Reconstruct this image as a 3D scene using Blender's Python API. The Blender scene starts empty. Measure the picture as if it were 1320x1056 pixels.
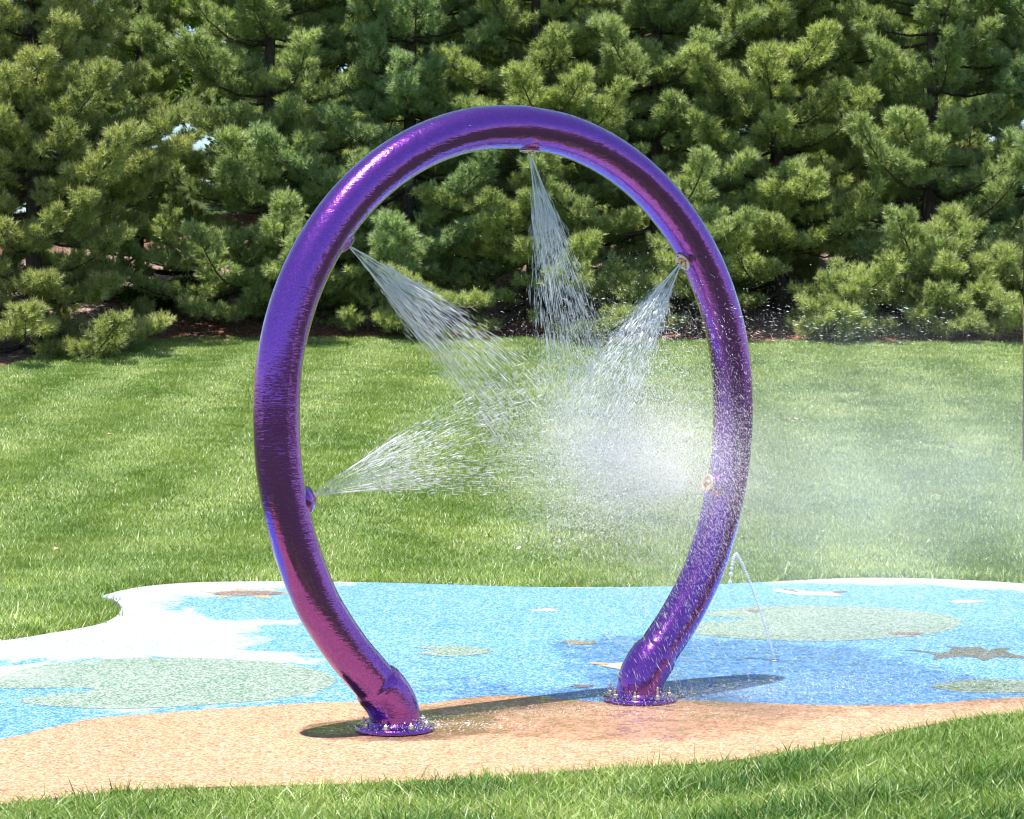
import bpy, math, random
import numpy as np
from mathutils import Vector, Matrix, Euler
from mathutils.geometry import delaunay_2d_cdt

# ------------------------------------------------------------------ camera, light, exposure
SC = bpy.context.scene
COL = SC.collection
W, H, F, HZ = 1320.0, 1056.0, 2650.0, 465.0       # photo frame, focal length in pixels, eye-level row
CAMZ = 1.59
PITCH = math.atan((528.0 - HZ) / F)
cam = bpy.data.objects.new('camera', bpy.data.cameras.new('camera'))
COL.objects.link(cam)
cam.location = (0, 0, CAMZ)
cam.rotation_euler = (math.pi / 2 - PITCH, 0, 0)
cam.data.sensor_width = 36.0
cam.data.lens = F / W * 36.0
cam.data.clip_end = 3000
cam.data.dof.use_dof = True
cam.data.dof.focus_distance = 9.2
cam.data.dof.aperture_fstop = 13.0
SC.camera = cam

SUN_EL = math.radians(75.0)
SUN_AZ = math.atan2(0.16, 0.27)                    # the light travels towards +x (a little) and +y
world = bpy.data.worlds.new("World")
SC.world = world
world.use_nodes = True
nt = world.node_tree
sky = nt.nodes.new('ShaderNodeTexSky')
sky.sky_type = 'NISHITA'
sky.sun_disc = False
sky.sun_elevation = SUN_EL
sky.sun_rotation = math.pi + SUN_AZ
sky.air_density = 1.0
sky.dust_density = 0.7
nt.links.new(sky.outputs[0], nt.nodes['Background'].inputs[0])
nt.nodes['Background'].inputs[1].default_value = 0.10
sl = bpy.data.lights.new('sun', 'SUN')
sl.energy = 5.0
sl.angle = math.radians(0.53)
sl.color = (1.0, 0.95, 0.87)
so = bpy.data.objects.new('sun', sl)
COL.objects.link(so)
_c = math.cos(SUN_EL)
ldir = Vector((math.sin(SUN_AZ) * _c, math.cos(SUN_AZ) * _c, -math.sin(SUN_EL)))   # direction light travels
so.rotation_euler = ldir.to_track_quat('-Z', 'Y').to_euler()
so.location = (-5, -10, 30)
SC.view_settings.view_transform = 'Standard'
SC.view_settings.look = 'None'
SC.view_settings.exposure = 0.98
SC.view_settings.gamma = 1.0
SC.render.engine = 'CYCLES'
SC.cycles.use_denoising = True
SC.cycles.filter_width = 1.15
SC.cycles.max_bounces = 14
SC.cycles.diffuse_bounces = 8
SC.cycles.transparent_max_bounces = 96
SC.cycles.volume_bounces = 3
SC.cycles.volume_step_rate = 2.0
SC.cycles.caustics_reflective = False
SC.cycles.caustics_refractive = False

rng = np.random.default_rng(7)

# ------------------------------------------------------------------ helpers
def ray(px, py):
    a = (px - 660.0) / F
    b = (528.0 - py) / F
    cp, sp = math.cos(PITCH), math.sin(PITCH)
    return np.array([a, cp + b * sp, -sp + b * cp])

def on_z(px, py, z=0.0):
    d = ray(px, py)
    t = (z - CAMZ) / d[2]
    return np.array([d[0] * t, d[1] * t])

def mesh_np(name, V, Fc, mat=None, parent=None, attrs=None, smooth=False, mats=None, mi=None):
    V = np.asarray(V, dtype=np.float32)
    Fc = np.asarray(Fc, dtype=np.int32)
    me = bpy.data.meshes.new(name)
    nv, nf, k = len(V), len(Fc), Fc.shape[1]
    me.vertices.add(nv)
    me.vertices.foreach_set('co', V.ravel())
    me.loops.add(nf * k)
    me.loops.foreach_set('vertex_index', Fc.ravel())
    me.polygons.add(nf)
    me.polygons.foreach_set('loop_start', np.arange(0, nf * k, k, dtype=np.int32))
    if smooth:
        me.polygons.foreach_set('use_smooth', np.ones(nf, dtype=bool))
    else:
        me.polygons.foreach_set('use_smooth', np.zeros(nf, dtype=bool))
    for m in (mats or ([mat] if mat else [])):
        me.materials.append(m)
    if mi is not None:
        me.polygons.foreach_set('material_index', np.asarray(mi, dtype=np.int32))
    me.update(calc_edges=True)
    for an, av in (attrs or {}).items():
        av = np.asarray(av, dtype=np.float32)
        if av.ndim == 1:
            a = me.attributes.new(an, 'FLOAT', 'POINT')
            a.data.foreach_set('value', av)
        else:
            a = me.attributes.new(an, 'FLOAT_COLOR', 'POINT')
            if av.shape[1] == 3:
                av = np.concatenate([av, np.ones((len(av), 1), np.float32)], 1)
            a.data.foreach_set('color', av.ravel())
    o = bpy.data.objects.new(name, me)
    COL.objects.link(o)
    o.parent = parent
    return o

class MB:
    """collects quads/tris into one mesh"""
    def __init__(s):
        s.v = []; s.f = []; s.n = 0; s.m = []
    def add(s, V, Fc, m=0):
        V = np.asarray(V, float)
        s.v.append(V)
        for f in Fc:
            s.f.append(tuple(int(i) + s.n for i in f)); s.m.append(m)
        s.n += len(V)
    def build(s, name, mats, parent=None, smooth=True):
        me = bpy.data.meshes.new(name)
        me.from_pydata(np.concatenate(s.v).tolist(), [], s.f)
        for m in (mats if isinstance(mats, (list, tuple)) else [mats]):
            me.materials.append(m)
        me.polygons.foreach_set('material_index', s.m)
        me.polygons.foreach_set('use_smooth', [smooth] * len(s.f))
        me.update()
        o = bpy.data.objects.new(name, me)
        COL.objects.link(o)
        o.parent = parent
        return o

def frames(P):
    P = np.asarray(P, float)
    T = np.gradient(P, axis=0)
    T /= np.linalg.norm(T, axis=1)[:, None] + 1e-12
    up = np.array([0, 0, 1.0]) if abs(T[0][2]) < 0.9 else np.array([1.0, 0, 0])
    N = np.zeros_like(P)
    n = np.cross(T[0], up); n /= np.linalg.norm(n)
    for i in range(len(P)):
        n = n - T[i] * np.dot(n, T[i])
        n /= np.linalg.norm(n) + 1e-12
        N[i] = n
    return T, N, np.cross(T, N)

def tube(P, R, k=6, cap=True):
    P = np.asarray(P, float)
    R = np.broadcast_to(np.asarray(R, float), (len(P),))
    T, N, B = frames(P)
    a = np.arange(k) * 2 * math.pi / k
    V = P[:, None, :] + R[:, None, None] * (np.cos(a)[None, :, None] * N[:, None, :] + np.sin(a)[None, :, None] * B[:, None, :])
    V = V.reshape(-1, 3)
    Fc = []
    for i in range(len(P) - 1):
        for j in range(k):
            j2 = (j + 1) % k
            Fc.append((i * k + j, i * k + j2, (i + 1) * k + j2, (i + 1) * k + j))
    if cap:
        Fc.append(tuple(range(k - 1, -1, -1)))
        Fc.append(tuple(range((len(P) - 1) * k, len(P) * k)))
    return V, Fc

def lathe(profile, origin, axis, k=40):
    """profile: list of (r, h) along axis"""
    ax = Vector(axis).normalized()
    q = Vector((0, 0, 1)).rotation_difference(ax).to_matrix()
    V = []; Fc = []
    n = len(profile)
    for r, h in profile:
        for j in range(k):
            t = 2 * math.pi * j / k
            V.append(np.array(q @ Vector((r * math.cos(t), r * math.sin(t), h))) + np.array(origin))
    for i in range(n - 1):
        for j in range(k):
            j2 = (j + 1) % k
            Fc.append((i * k + j, i * k + j2, (i + 1) * k + j2, (i + 1) * k + j))
    Fc.append(tuple(range(k - 1, -1, -1)))
    Fc.append(tuple(range((n - 1) * k, n * k)))
    return np.array(V), Fc

def tag(o, label=None, cat=None, group=None, kind=None):
    if label: o['label'] = label
    if cat: o['category'] = cat
    if group: o['group'] = group
    if kind: o['kind'] = kind
    return o

def empty(name, loc=(0, 0, 0)):
    o = bpy.data.objects.new(name, None)
    COL.objects.link(o)
    o.location = loc
    o.empty_display_size = 0.2
    return o

def catmull(P, n=8, closed=True):
    P = [np.array(p, float) for p in P]
    out = []
    m = len(P)
    for i in range(m if closed else m - 1):
        p0, p1, p2, p3 = P[(i - 1) % m], P[i], P[(i + 1) % m], P[(i + 2) % m]
        if not closed:
            p0 = P[max(i - 1, 0)]; p3 = P[min(i + 2, m - 1)]
        for k in range(n):
            t = k / n
            out.append(0.5 * ((2 * p1) + (-p0 + p2) * t + (2 * p0 - 5 * p1 + 4 * p2 - p3) * t * t + (-p0 + 3 * p1 - 3 * p2 + p3) * t ** 3))
    if not closed:
        out.append(P[-1])
    return np.array(out)

def sdf(P, poly):
    """signed distance, positive inside"""
    P = np.asarray(P, float)
    d2 = np.full(len(P), 1e18)
    ins = np.zeros(len(P), bool)
    m = len(poly)
    for i in range(m):
        a, b = poly[i], poly[(i + 1) % m]
        e = b - a
        w = P - a
        t = np.clip((w @ e) / max(e @ e, 1e-12), 0, 1)
        dd = w - t[:, None] * e
        d2 = np.minimum(d2, (dd ** 2).sum(1))
        c = ((a[1] <= P[:, 1]) != (b[1] <= P[:, 1]))
        with np.errstate(divide='ignore', invalid='ignore'):
            xi = a[0] + (P[:, 1] - a[1]) * e[0] / (e[1] if abs(e[1]) > 1e-12 else 1e-12)
        ins ^= c & (P[:, 0] < xi)
    d = np.sqrt(d2)
    return np.where(ins, d, -d)

def pxpoly(pts, n=6, closed=True):
    """outline measured on the photo laid on the pad plane, in metres"""
    c = catmull(pts, n, closed)
    return np.array([on_z(x, y) for x, y in c])

# ------------------------------------------------------------------ materials
class Mat:
    def __init__(s, name):
        s.m = bpy.data.materials.new(name)
        s.m.use_nodes = True
        s.t = s.m.node_tree
        s.b = s.t.nodes.get('Principled BSDF')
        s.out = s.t.nodes.get('Material Output')
    def n(s, typ, **kw):
        x = s.t.nodes.new(typ)
        for k, v in kw.items():
            if k.startswith('i_'):
                key = k[2:]
                x.inputs[int(key) if key.isdigit() else key.replace('_', ' ')].default_value = v
            else:
                setattr(x, k, v)
        return x
    def l(s, a, b):
        s.t.links.new(a, b)
    def attr(s, name):
        return s.n('ShaderNodeAttribute', attribute_name=name)
    def pos(s):
        return s.n('ShaderNodeNewGeometry').outputs['Position']
    def noise(s, scale, detail=4, rough=0.55, vec=None, out='Fac', dist=0.0):
        x = s.n('ShaderNodeTexNoise')
        x.inputs['Scale'].default_value = scale
        x.inputs['Detail'].default_value = detail
        x.inputs['Roughness'].default_value = rough
        x.inputs['Distortion'].default_value = dist
        s.l(vec if vec is not None else s.pos(), x.inputs['Vector'])
        return x.outputs[out]
    def voro(s, scale, vec=None, out='Color'):
        x = s.n('ShaderNodeTexVoronoi')
        x.inputs['Scale'].default_value = scale
        s.l(vec if vec is not None else s.pos(), x.inputs['Vector'])
        return x.outputs[out]
    def math(s, op, a, b=None, c=None, clamp=False):
        x = s.n('ShaderNodeMath', operation=op, use_clamp=clamp)
        for i, v in enumerate((a, b, c)):
            if v is None: continue
            if isinstance(v, (int, float)): x.inputs[i].default_value = v
            else: s.l(v, x.inputs[i])
        return x.outputs[0]
    def map(s, v, a, b, c=0.0, d=1.0, smooth=False):
        x = s.n('ShaderNodeMapRange')
        if smooth: x.interpolation_type = 'SMOOTHSTEP'
        s.l(v, x.inputs[0])
        for i, k in enumerate((a, b, c, d)):
            x.inputs[i + 1].default_value = k
        return x.outputs[0]
    def mix(s, f, a, b, mode='MIX'):
        x = s.n('ShaderNodeMix', data_type='RGBA', blend_type=mode)
        for i, v in ((0, f), (6, a), (7, b)):
            if isinstance(v, (int, float)): x.inputs[i].default_value = v
            elif isinstance(v, tuple): x.inputs[i].default_value = (*v[:3], 1)
            else: s.l(v, x.inputs[i])
        return x.outputs[2]
    def ramp(s, f, stops, interp='LINEAR'):
        x = s.n('ShaderNodeValToRGB')
        r = x.color_ramp
        r.interpolation = interp
        while len(r.elements) < len(stops): r.elements.new(0.5)
        for e, (p, c) in zip(r.elements, stops):
            e.position = p; e.color = (*c, 1)
        s.l(f, x.inputs[0])
        return x.outputs[0]
    def bump(s, h, strength=0.5, dist=0.01, normal=None):
        x = s.n('ShaderNodeBump')
        x.inputs['Strength'].default_value = strength
        x.inputs['Distance'].default_value = dist
        s.l(h, x.inputs['Height'])
        if normal is not None: s.l(normal, x.inputs['Normal'])
        return x.outputs[0]
    def set(s, **kw):
        for k, v in kw.items():
            k = k.replace('_', ' ')
            if isinstance(v, (int, float)): s.b.inputs[k].default_value = v
            elif isinstance(v, tuple): s.b.inputs[k].default_value = (*v, 1) if len(v) == 3 and 'Color' in k or k in ('Coat Tint',) else v
            else: s.l(v, s.b.inputs[k])
        return s

def leafy(name, attr='tint', trans=0.35, rough=0.55, spec=0.3, noise_scale=None, gain=1.0):
    """leaf / needle / blade material: own colour from the mesh's tint, light shining through"""
    M = Mat(name)
    c = M.attr(attr).outputs['Color']
    if noise_scale:
        n = M.noise(noise_scale, 3)
        c = M.mix(1.0, c, M.ramp(n, [(0.35, (0.72 * gain, 0.8 * gain, 0.6 * gain)), (0.65, (1.25 * gain, 1.15 * gain, 1.15 * gain))]), 'MULTIPLY')
    M.set(Base_Color=c, Roughness=rough)
    M.b.inputs['Specular IOR Level'].default_value = spec
    tr = M.n('ShaderNodeBsdfTranslucent')
    M.l(M.mix(1.0, c, (1.25, 1.35, 0.55), 'MULTIPLY'), tr.inputs[0])
    mx = M.n('ShaderNodeMixShader')
    mx.inputs[0].default_value = trans
    M.l(M.b.outputs[0], mx.inputs[1]); M.l(tr.outputs[0], mx.inputs[2])
    M.l(mx.outputs[0], M.out.inputs[0])
    return M.m

MAT = {}
MAT['needle'] = leafy('pine_needles', trans=0.34, rough=0.42, spec=0.45)
MAT['leaf'] = leafy('broad_leaves', trans=0.45, rough=0.45, spec=0.4)
MAT['blade'] = leafy('grass_blades', trans=0.26, rough=0.40, spec=0.5, noise_scale=0.9)

def bark():
    M = Mat('pine_bark')
    v = M.n('ShaderNodeMapping'); M.l(M.pos(), v.inputs[0]); v.inputs['Scale'].default_value = (1, 1, 0.25)
    n = M.noise(28, 5, 0.7, v.outputs[0])
    M.set(Base_Color=M.ramp(n, [(0.3, (0.030, 0.022, 0.018)), (0.7, (0.13, 0.10, 0.085))]), Roughness=0.9, Normal=M.bump(n, 0.9, 0.02))
    return M.m
MAT['bark'] = bark()

# --- ground: soil under the turf, bark mulch on the bank
def ground_mat():
    M = Mat('ground')
    mul = M.attr('mulch').outputs['Fac']
    n = M.noise(9, 5, 0.65)
    e = M.math('ADD', mul, M.math('MULTIPLY', M.math('SUBTRACT', n, 0.5), 0.5))
    mask = M.map(e, -0.03, 0.03)
    soil = M.ramp(M.noise(1.1, 5, 0.6), [(0.3, (0.035, 0.075, 0.012)), (0.7, (0.085, 0.13, 0.03))])
    fine = M.noise(70, 3, 0.7)
    soil = M.mix(1.0, soil, M.ramp(fine, [(0.3, (0.45, 0.45, 0.45)), (0.75, (1.4, 1.4, 1.2))]), 'MULTIPLY')
    chips = M.voro(34)
    cc = M.ramp(M.math('MULTIPLY', M.n_sep(chips), 1.0), [(0.0, (0.07, 0.042, 0.033)), (0.25, (0.20, 0.13, 0.105)), (0.6, (0.34, 0.235, 0.20)), (1.0, (0.55, 0.42, 0.36))])
    fresh = M.ramp(M.n_sep(chips), [(0.0, (0.06, 0.025, 0.015)), (0.5, (0.21, 0.085, 0.05)), (1.0, (0.36, 0.18, 0.12))])
    cc = M.mix(M.map(mul, 0.5, 1.6), fresh, cc)
    M.set(Base_Color=M.mix(mask, soil, cc), Roughness=0.9, Normal=M.bump(M.voro(34, out='Distance'), 1.0, 0.05))
    return M.m
def _nsep(s, c):
    x = s.n('ShaderNodeSeparateColor'); s.l(c, x.inputs[0]); return x.outputs[0]
Mat.n_sep = _nsep
MAT['ground'] = ground_mat()

# --- poured rubber surfaces: granules of a few shades
def wet_mask(M):
    a = M.attr('wet').outputs['Fac']
    n = M.noise(5.5, 4, 0.6)
    return M.map(M.math('ADD', a, M.math('MULTIPLY', M.math('SUBTRACT', n, 0.5), 0.9)), -0.08, 0.22, smooth=True)

def granules(M, stops, scale=115):
    c1 = M.ramp(M.n_sep(M.voro(scale)), stops)
    c2 = M.ramp(M.n_sep(M.voro(scale * 0.43)), stops)
    return M.mix(0.22, c1, c2)

def finish_rubber(M, col, scale=115):
    w = wet_mask(M)
    big = M.ramp(M.noise(0.8, 4, 0.6), [(0.3, (0.90, 0.90, 0.92)), (0.7, (1.05, 1.04, 1.02))])
    col = M.mix(1.0, col, big, 'MULTIPLY')
    wetc = M.mix(1.0, col, (0.84, 0.79, 0.79), 'MULTIPLY')
    col = M.mix(w, col, wetc)
    h = M.voro(scale, out='Distance')
    pl = M.attr('pool_shade').outputs['Fac']
    pool_shade = M.map(M.math('ADD', pl, M.math('MULTIPLY', M.math('SUBTRACT', M.noise(7, 3), 0.5), 0.22)), -0.02, 0.03, smooth=True)
    col = M.mix(pool_shade, col, M.mix(1.0, col, (0.62, 0.60, 0.60), 'MULTIPLY'))  # darkens the colour for puddle water and the arch's shadow together
    puddle = M.math('MAXIMUM', pool_shade, M.math('MULTIPLY', w, M.map(M.noise(9, 3, 0.5), 0.46, 0.62, smooth=True)))
    rough = M.math('SUBTRACT', 0.85, M.math('MULTIPLY', w, 0.42))
    rough = M.math('SUBTRACT', rough, M.math('MULTIPLY', puddle, 0.38))
    bs = M.n('ShaderNodeBump'); bs.inputs['Distance'].default_value = 0.004
    M.l(h, bs.inputs['Height']); M.l(M.math('SUBTRACT', 0.7, M.math('MULTIPLY', puddle, 0.55)), bs.inputs['Strength'])
    rip = M.n('ShaderNodeBump'); rip.inputs['Distance'].default_value = 0.012
    M.l(M.noise(38, 3, 0.5, dist=0.8), rip.inputs['Height']); M.l(M.math('MULTIPLY', puddle, 0.95), rip.inputs['Strength']); M.l(bs.outputs[0], rip.inputs['Normal'])
    M.set(Base_Color=col, Roughness=rough, Normal=rip.outputs[0])
    return M.m

WHITE = [(0.0, (0.09, 0.19, 0.26)), (0.20, (0.24, 0.305, 0.345)), (0.42, (0.335, 0.365, 0.385)), (1.0, (0.46, 0.46, 0.46))]
BLUE = [(0.0, (0.010, 0.07, 0.24)), (0.25, (0.035, 0.165, 0.44)), (0.6, (0.09, 0.28, 0.57)), (0.82, (0.18, 0.39, 0.65)), (1.0, (0.52, 0.62, 0.70))]
TAN = [(0.0, (0.15, 0.065, 0.03)), (0.22, (0.30, 0.16, 0.083)), (0.6, (0.45, 0.27, 0.155)), (1.0, (0.58, 0.43, 0.31))]
GREEN = [(0.0, (0.012, 0.08, 0.035)), (0.3, (0.08, 0.18, 0.115)), (0.6, (0.23, 0.30, 0.26)), (1.0, (0.42, 0.44, 0.42))]

def pad_mat():
    M = Mat('poured_rubber')
    dt = M.attr('sand').outputs['Fac']
    dw = M.attr('pale').outputs['Fac']
    n = M.noise(4.2, 7, 0.68, dist=0.6)
    wm = M.map(M.math('ADD', dw, M.math('MULTIPLY', M.math('SUBTRACT', n, 0.5), 0.85)), -0.05, 0.05)
    g = M.n_sep(M.voro(115))
    wm2 = M.math('GREATER_THAN', wm, M.math('MULTIPLY', g, 0.98))
    blue = granules(M, BLUE)
    c = M.mix(wm2, blue, granules(M, WHITE))
    e = M.math('ADD', dt, M.math('MULTIPLY', M.math('SUBTRACT', M.noise(60, 2), 0.5), 0.012))
    tm = M.map(e, -0.003, 0.003)
    c = M.mix(tm, c, granules(M, TAN))
    return finish_rubber(M, c)
MAT['pad'] = pad_mat()

def lily_mat():
    M = Mat('green_rubber')
    dw = M.attr('pale').outputs['Fac']
    n = M.noise(2.6, 6, 0.65, dist=0.5)
    wm = M.map(M.math('ADD', dw, M.math('MULTIPLY', M.math('SUBTRACT', n, 0.5), 1.3)), 0.02, 0.62)
    g = M.n_sep(M.voro(115))
    wm2 = M.math('GREATER_THAN', M.math('MULTIPLY', wm, 0.8), g)
    pale = [(0.0, (0.14, 0.20, 0.16)), (0.4, (0.32, 0.35, 0.33)), (1.0, (0.46, 0.46, 0.45))]
    c = M.mix(wm2, granules(M, GREEN), granules(M, pale))
    return finish_rubber(M, c)
MAT['lily'] = lily_mat()

def plain_rubber(name, stops):
    M = Mat(name)
    return finish_rubber(M, granules(M, stops))
MAT['turtle'] = plain_rubber('grey_brown_rubber', [(0.0, (0.03, 0.045, 0.04)), (0.5, (0.08, 0.10, 0.085)), (1.0, (0.26, 0.26, 0.22))])
MAT['shell'] = plain_rubber('brown_rubber', [(0.0, (0.05, 0.035, 0.03)), (0.5, (0.14, 0.10, 0.09)), (1.0, (0.38, 0.31, 0.29))])
MAT['olive'] = plain_rubber('olive_rubber', [(0.0, (0.12, 0.12, 0.06)), (0.5, (0.26, 0.24, 0.15)), (1.0, (0.46, 0.42, 0.32))])
MAT['orange'] = plain_rubber('orange_rubber', [(0.0, (0.55, 0.16, 0.05)), (0.5, (0.75, 0.33, 0.14)), (1.0, (0.85, 0.55, 0.35))])
MAT['cream'] = plain_rubber('cream_rubber', [(0.0, (0.55, 0.42, 0.26)), (0.5, (0.75, 0.62, 0.42)), (1.0, (0.88, 0.80, 0.68))])

# --- arch paint: candy purple with flake and a clear wet coat
def paint():
    M = Mat('purple_candy_paint')
    p = M.pos()
    mp = M.n('ShaderNodeMapping'); M.l(p, mp.inputs[0]); mp.inputs['Scale'].default_value = (1, 1, 0.35)
    fl = M.voro(420, out='Color')
    base = M.ramp(M.n_sep(fl), [(0.0, (0.16, 0.032, 0.31)), (0.75, (0.225, 0.052, 0.41)), (1.0, (0.36, 0.10, 0.60))])
    ripple = M.noise(22, 2, 0.5, mp.outputs[0], dist=0.4)
    fine = M.noise(80, 1, 0.5, mp.outputs[0])
    hh = M.math('ADD', ripple, M.math('MULTIPLY', fine, 0.22))
    mp2 = M.n('ShaderNodeMapping'); M.l(p, mp2.inputs[0]); mp2.inputs['Scale'].default_value = (0.6, 0.6, 2.2)
    wr = M.noise(36, 1.5, 0.5, mp2.outputs[0], dist=1.0)
    where = M.map(M.noise(4.5, 3, 0.6), 0.38, 0.62, 0.25, 1.0)
    hh = M.math('ADD', hh, M.math('MULTIPLY', M.math('MULTIPLY', wr, where), 0.55))
    film = M.bump(hh, 0.34, 0.010)
    flk = M.n('ShaderNodeVectorMath', operation='MULTIPLY_ADD')
    M.l(fl, flk.inputs[0]); flk.inputs[1].default_value = (0.04, 0.04, 0.04)
    nn = M.n('ShaderNodeNewGeometry')
    M.l(nn.outputs['Normal'], flk.inputs[2])
    sub = M.n('ShaderNodeVectorMath', operation='SUBTRACT'); M.l(flk.outputs[0], sub.inputs[0]); sub.inputs[1].default_value = (0.02, 0.02, 0.02)
    nrm = M.n('ShaderNodeVectorMath', operation='NORMALIZE'); M.l(sub.outputs[0], nrm.inputs[0])
    M.set(Base_Color=base, Metallic=0.95, Roughness=0.16, Normal=M.bump(hh, 0.30, 0.010, nrm.outputs[0]))
    M.b.inputs['Coat Weight'].default_value = 1.0
    M.b.inputs['Coat Roughness'].default_value = 0.04
    M.b.inputs['Coat IOR'].default_value = 1.45
    M.l(film, M.b.inputs['Coat Normal'])
    return M.m
MAT['paint'] = paint()

def metal(name, c, r, met=1.0, sc=90):
    M = Mat(name)
    n = M.noise(sc, 4, 0.6)
    M.set(Base_Color=M.mix(n, tuple(x * 0.7 for x in c), tuple(min(1, x * 1.2) for x in c)), Metallic=met, Roughness=M.map(n, 0.3, 0.7, r * 0.8, r * 1.3))
    return M.m
MAT['brass'] = metal('brass', (0.72, 0.42, 0.16), 0.32)
MAT['bronze'] = metal('pinkish_bronze', (0.72, 0.50, 0.40), 0.42, 0.7)
MAT['steel'] = metal('stainless_steel', (0.62, 0.62, 0.60), 0.25)
MAT['dark'] = metal('dark_recess', (0.05, 0.04, 0.035), 0.5, 0.3)

def water_mat(name, film=False):
    M = Mat(name)
    for nd in [M.b]: M.t.nodes.remove(nd)
    tr = M.n('ShaderNodeBsdfTransparent')
    gl = M.n('ShaderNodeBsdfGlossy'); gl.inputs['Roughness'].default_value = 0.08
    df = M.n('ShaderNodeBsdfDiffuse'); df.inputs[0].default_value = (0.97, 0.985, 1.0, 1)
    tl = M.n('ShaderNodeBsdfTranslucent'); tl.inputs[0].default_value = (0.97, 0.985, 1.0, 1)
    m1 = M.n('ShaderNodeMixShader'); m1.inputs[0].default_value = 0.5
    M.l(df.outputs[0], m1.inputs[1]); M.l(tl.outputs[0], m1.inputs[2])
    m2 = M.n('ShaderNodeMixShader'); m2.inputs[0].default_value = 0.14
    M.l(m1.outputs[0], m2.inputs[1]); M.l(gl.outputs[0], m2.inputs[2])
    m3 = M.n('ShaderNodeMixShader')
    M.l(tr.outputs[0], m3.inputs[1]); M.l(m2.outputs[0], m3.inputs[2])
    if film:
        a = M.attr('streak').outputs['Fac']
        M.l(a, m3.inputs[0])
        mp = M.attr('uvw').outputs['Vector']
        nz = M.noise(6, 4, 0.6, mp)
        nb = M.bump(nz, 0.7, 0.02)
        M.l(nb, gl.inputs['Normal'])
        M.l(M.math('MULTIPLY', a, M.map(nz, 0.40, 0.66, 0.25, 1.5)), m3.inputs[0])
    else:
        m3.inputs[0].default_value = 0.75
    M.l(m3.outputs[0], M.out.inputs[0])
    return M.m
MAT['drops'] = water_mat('water_drops')
MAT['film'] = water_mat('water_film', True)
def fog_mat():
    M = Mat('fine_spray')
    M.t.nodes.remove(M.b)
    df = M.n('ShaderNodeBsdfDiffuse'); df.inputs[0].default_value = (1, 1, 1, 1)
    tl = M.n('ShaderNodeBsdfTranslucent'); tl.inputs[0].default_value = (1, 1, 1, 1)
    m1 = M.n('ShaderNodeMixShader'); m1.inputs[0].default_value = 0.6
    M.l(df.outputs[0], m1.inputs[1]); M.l(tl.outputs[0], m1.inputs[2]); M.l(m1.outputs[0], M.out.inputs[0])
    return M.m
MAT['fog'] = fog_mat()

# ------------------------------------------------------------------ the lie of the land
EDGE = np.array([(-40, 24), (-12, 26.2), (-8.4, 27.4), (-7.15, 28.8), (-6.6, 31.0), (-6.1, 31.7), (-5.3, 32.2), (-2, 32.2), (2, 32.0), (8, 31.5), (16, 31.2), (60, 30)], float)
def edge_y(X):
    return np.interp(X, EDGE[:, 0], EDGE[:, 1])
def zg(X, Y):
    X = np.asarray(X, float); Y = np.asarray(Y, float)
    t = np.clip(Y - 15.0, 0, None)
    soft = np.where(t < 3, t * t / 6.0, t - 1.5)
    z = -0.03 + 0.1245 * np.minimum(soft, 15.7)
    b = np.clip(Y - 32.2, 0, 8.3 + 0.9 * np.sin(X * 0.8) + 0.5 * np.sin(X * 2.1 + 2))
    z = z + 0.33 * b
    z = z + 0.04 * np.sin(X * 0.7 + 1.3) * np.sin(Y * 0.6) * np.clip((Y - 18) / 8, 0, 1)
    return z

def gaxis(lo, hi, fine_lo, fine_hi, step, grow=1.25):
    a = list(np.arange(fine_lo, fine_hi + 1e-6, step))
    x, s = a[-1], step
    while x < hi:
        s *= grow; x += s; a.append(min(x, hi))
    x, s = a[0], step
    while x > lo:
        s *= grow; x -= s; a.insert(0, max(x, lo))
    return np.array(a)
gx = gaxis(-900, 900, -14, 14, 0.25)
gy = gaxis(-900, 1200, 5, 43, 0.2)
GX, GY = np.meshgrid(gx, gy)
gv = np.stack([GX.ravel(), GY.ravel(), zg(GX.ravel(), GY.ravel())], 1)
nx, ny = len(gx), len(gy)
ii, jj = np.meshgrid(np.arange(nx - 1), np.arange(ny - 1))
q = (jj * nx + ii).ravel()
gf = np.stack([q, q + 1, q + nx + 1, q + nx], 1)
mul = gv[:, 1] - edge_y(gv[:, 0])
crest = 38.6 + 0.7 * np.sin(gv[:, 0] * 0.9) + 0.4 * np.sin(gv[:, 0] * 2.3 + 1)
mul = np.minimum(mul, crest - gv[:, 1])
mul = np.clip(mul, -3, 3)
ground = mesh_np('ground', gv, gf, MAT['ground'], attrs={'mulch': mul}, smooth=True)
tag(ground, kind='structure')

# ------------------------------------------------------------------ splash pad
PAD = pxpoly([(0, 826), (60, 817), (118, 807), (144, 798), (155, 788), (155, 780), (146, 773), (131, 769.5), (142, 765), (172, 758), (210, 753.5), (262, 750.5),
              (350, 749.5), (440, 750), (560, 753), (640, 755.5), (720, 757), (860, 756), (940, 752.5), (1020, 748.5), (1100, 745), (1180, 745.5), (1260, 748.5), (1330, 753),
              (1480, 764), (1620, 790), (1680, 830), (1600, 880), (1450, 905), (1320, 918), (1240, 926), (1180, 938), (1100, 954), (1000, 972), (900, 984), (760, 992), (680, 998),
              (560, 1005), (450, 1010), (380, 1012), (250, 1015), (150, 1020), (80, 1028), (0, 1037), (-140, 1050), (-320, 1030), (-420, 960), (-380, 890), (-220, 845), (-90, 832)])
SAND = pxpoly([(-600, 1000), (-200, 985), (0, 953), (40, 944), (85, 933), (130, 925), (220, 918), (300, 912), (370, 908), (440, 904.5), (500, 908), (545, 908), (600, 900), (655, 896.5), (706, 898.5),
               (776, 905), (873, 902), (980, 906.5), (1075, 909), (1164, 908.5), (1218, 905.5), (1300, 900), (1500, 900), (1500, 1100), (900, 1200), (300, 1200), (-600, 1200)], 5)
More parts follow.
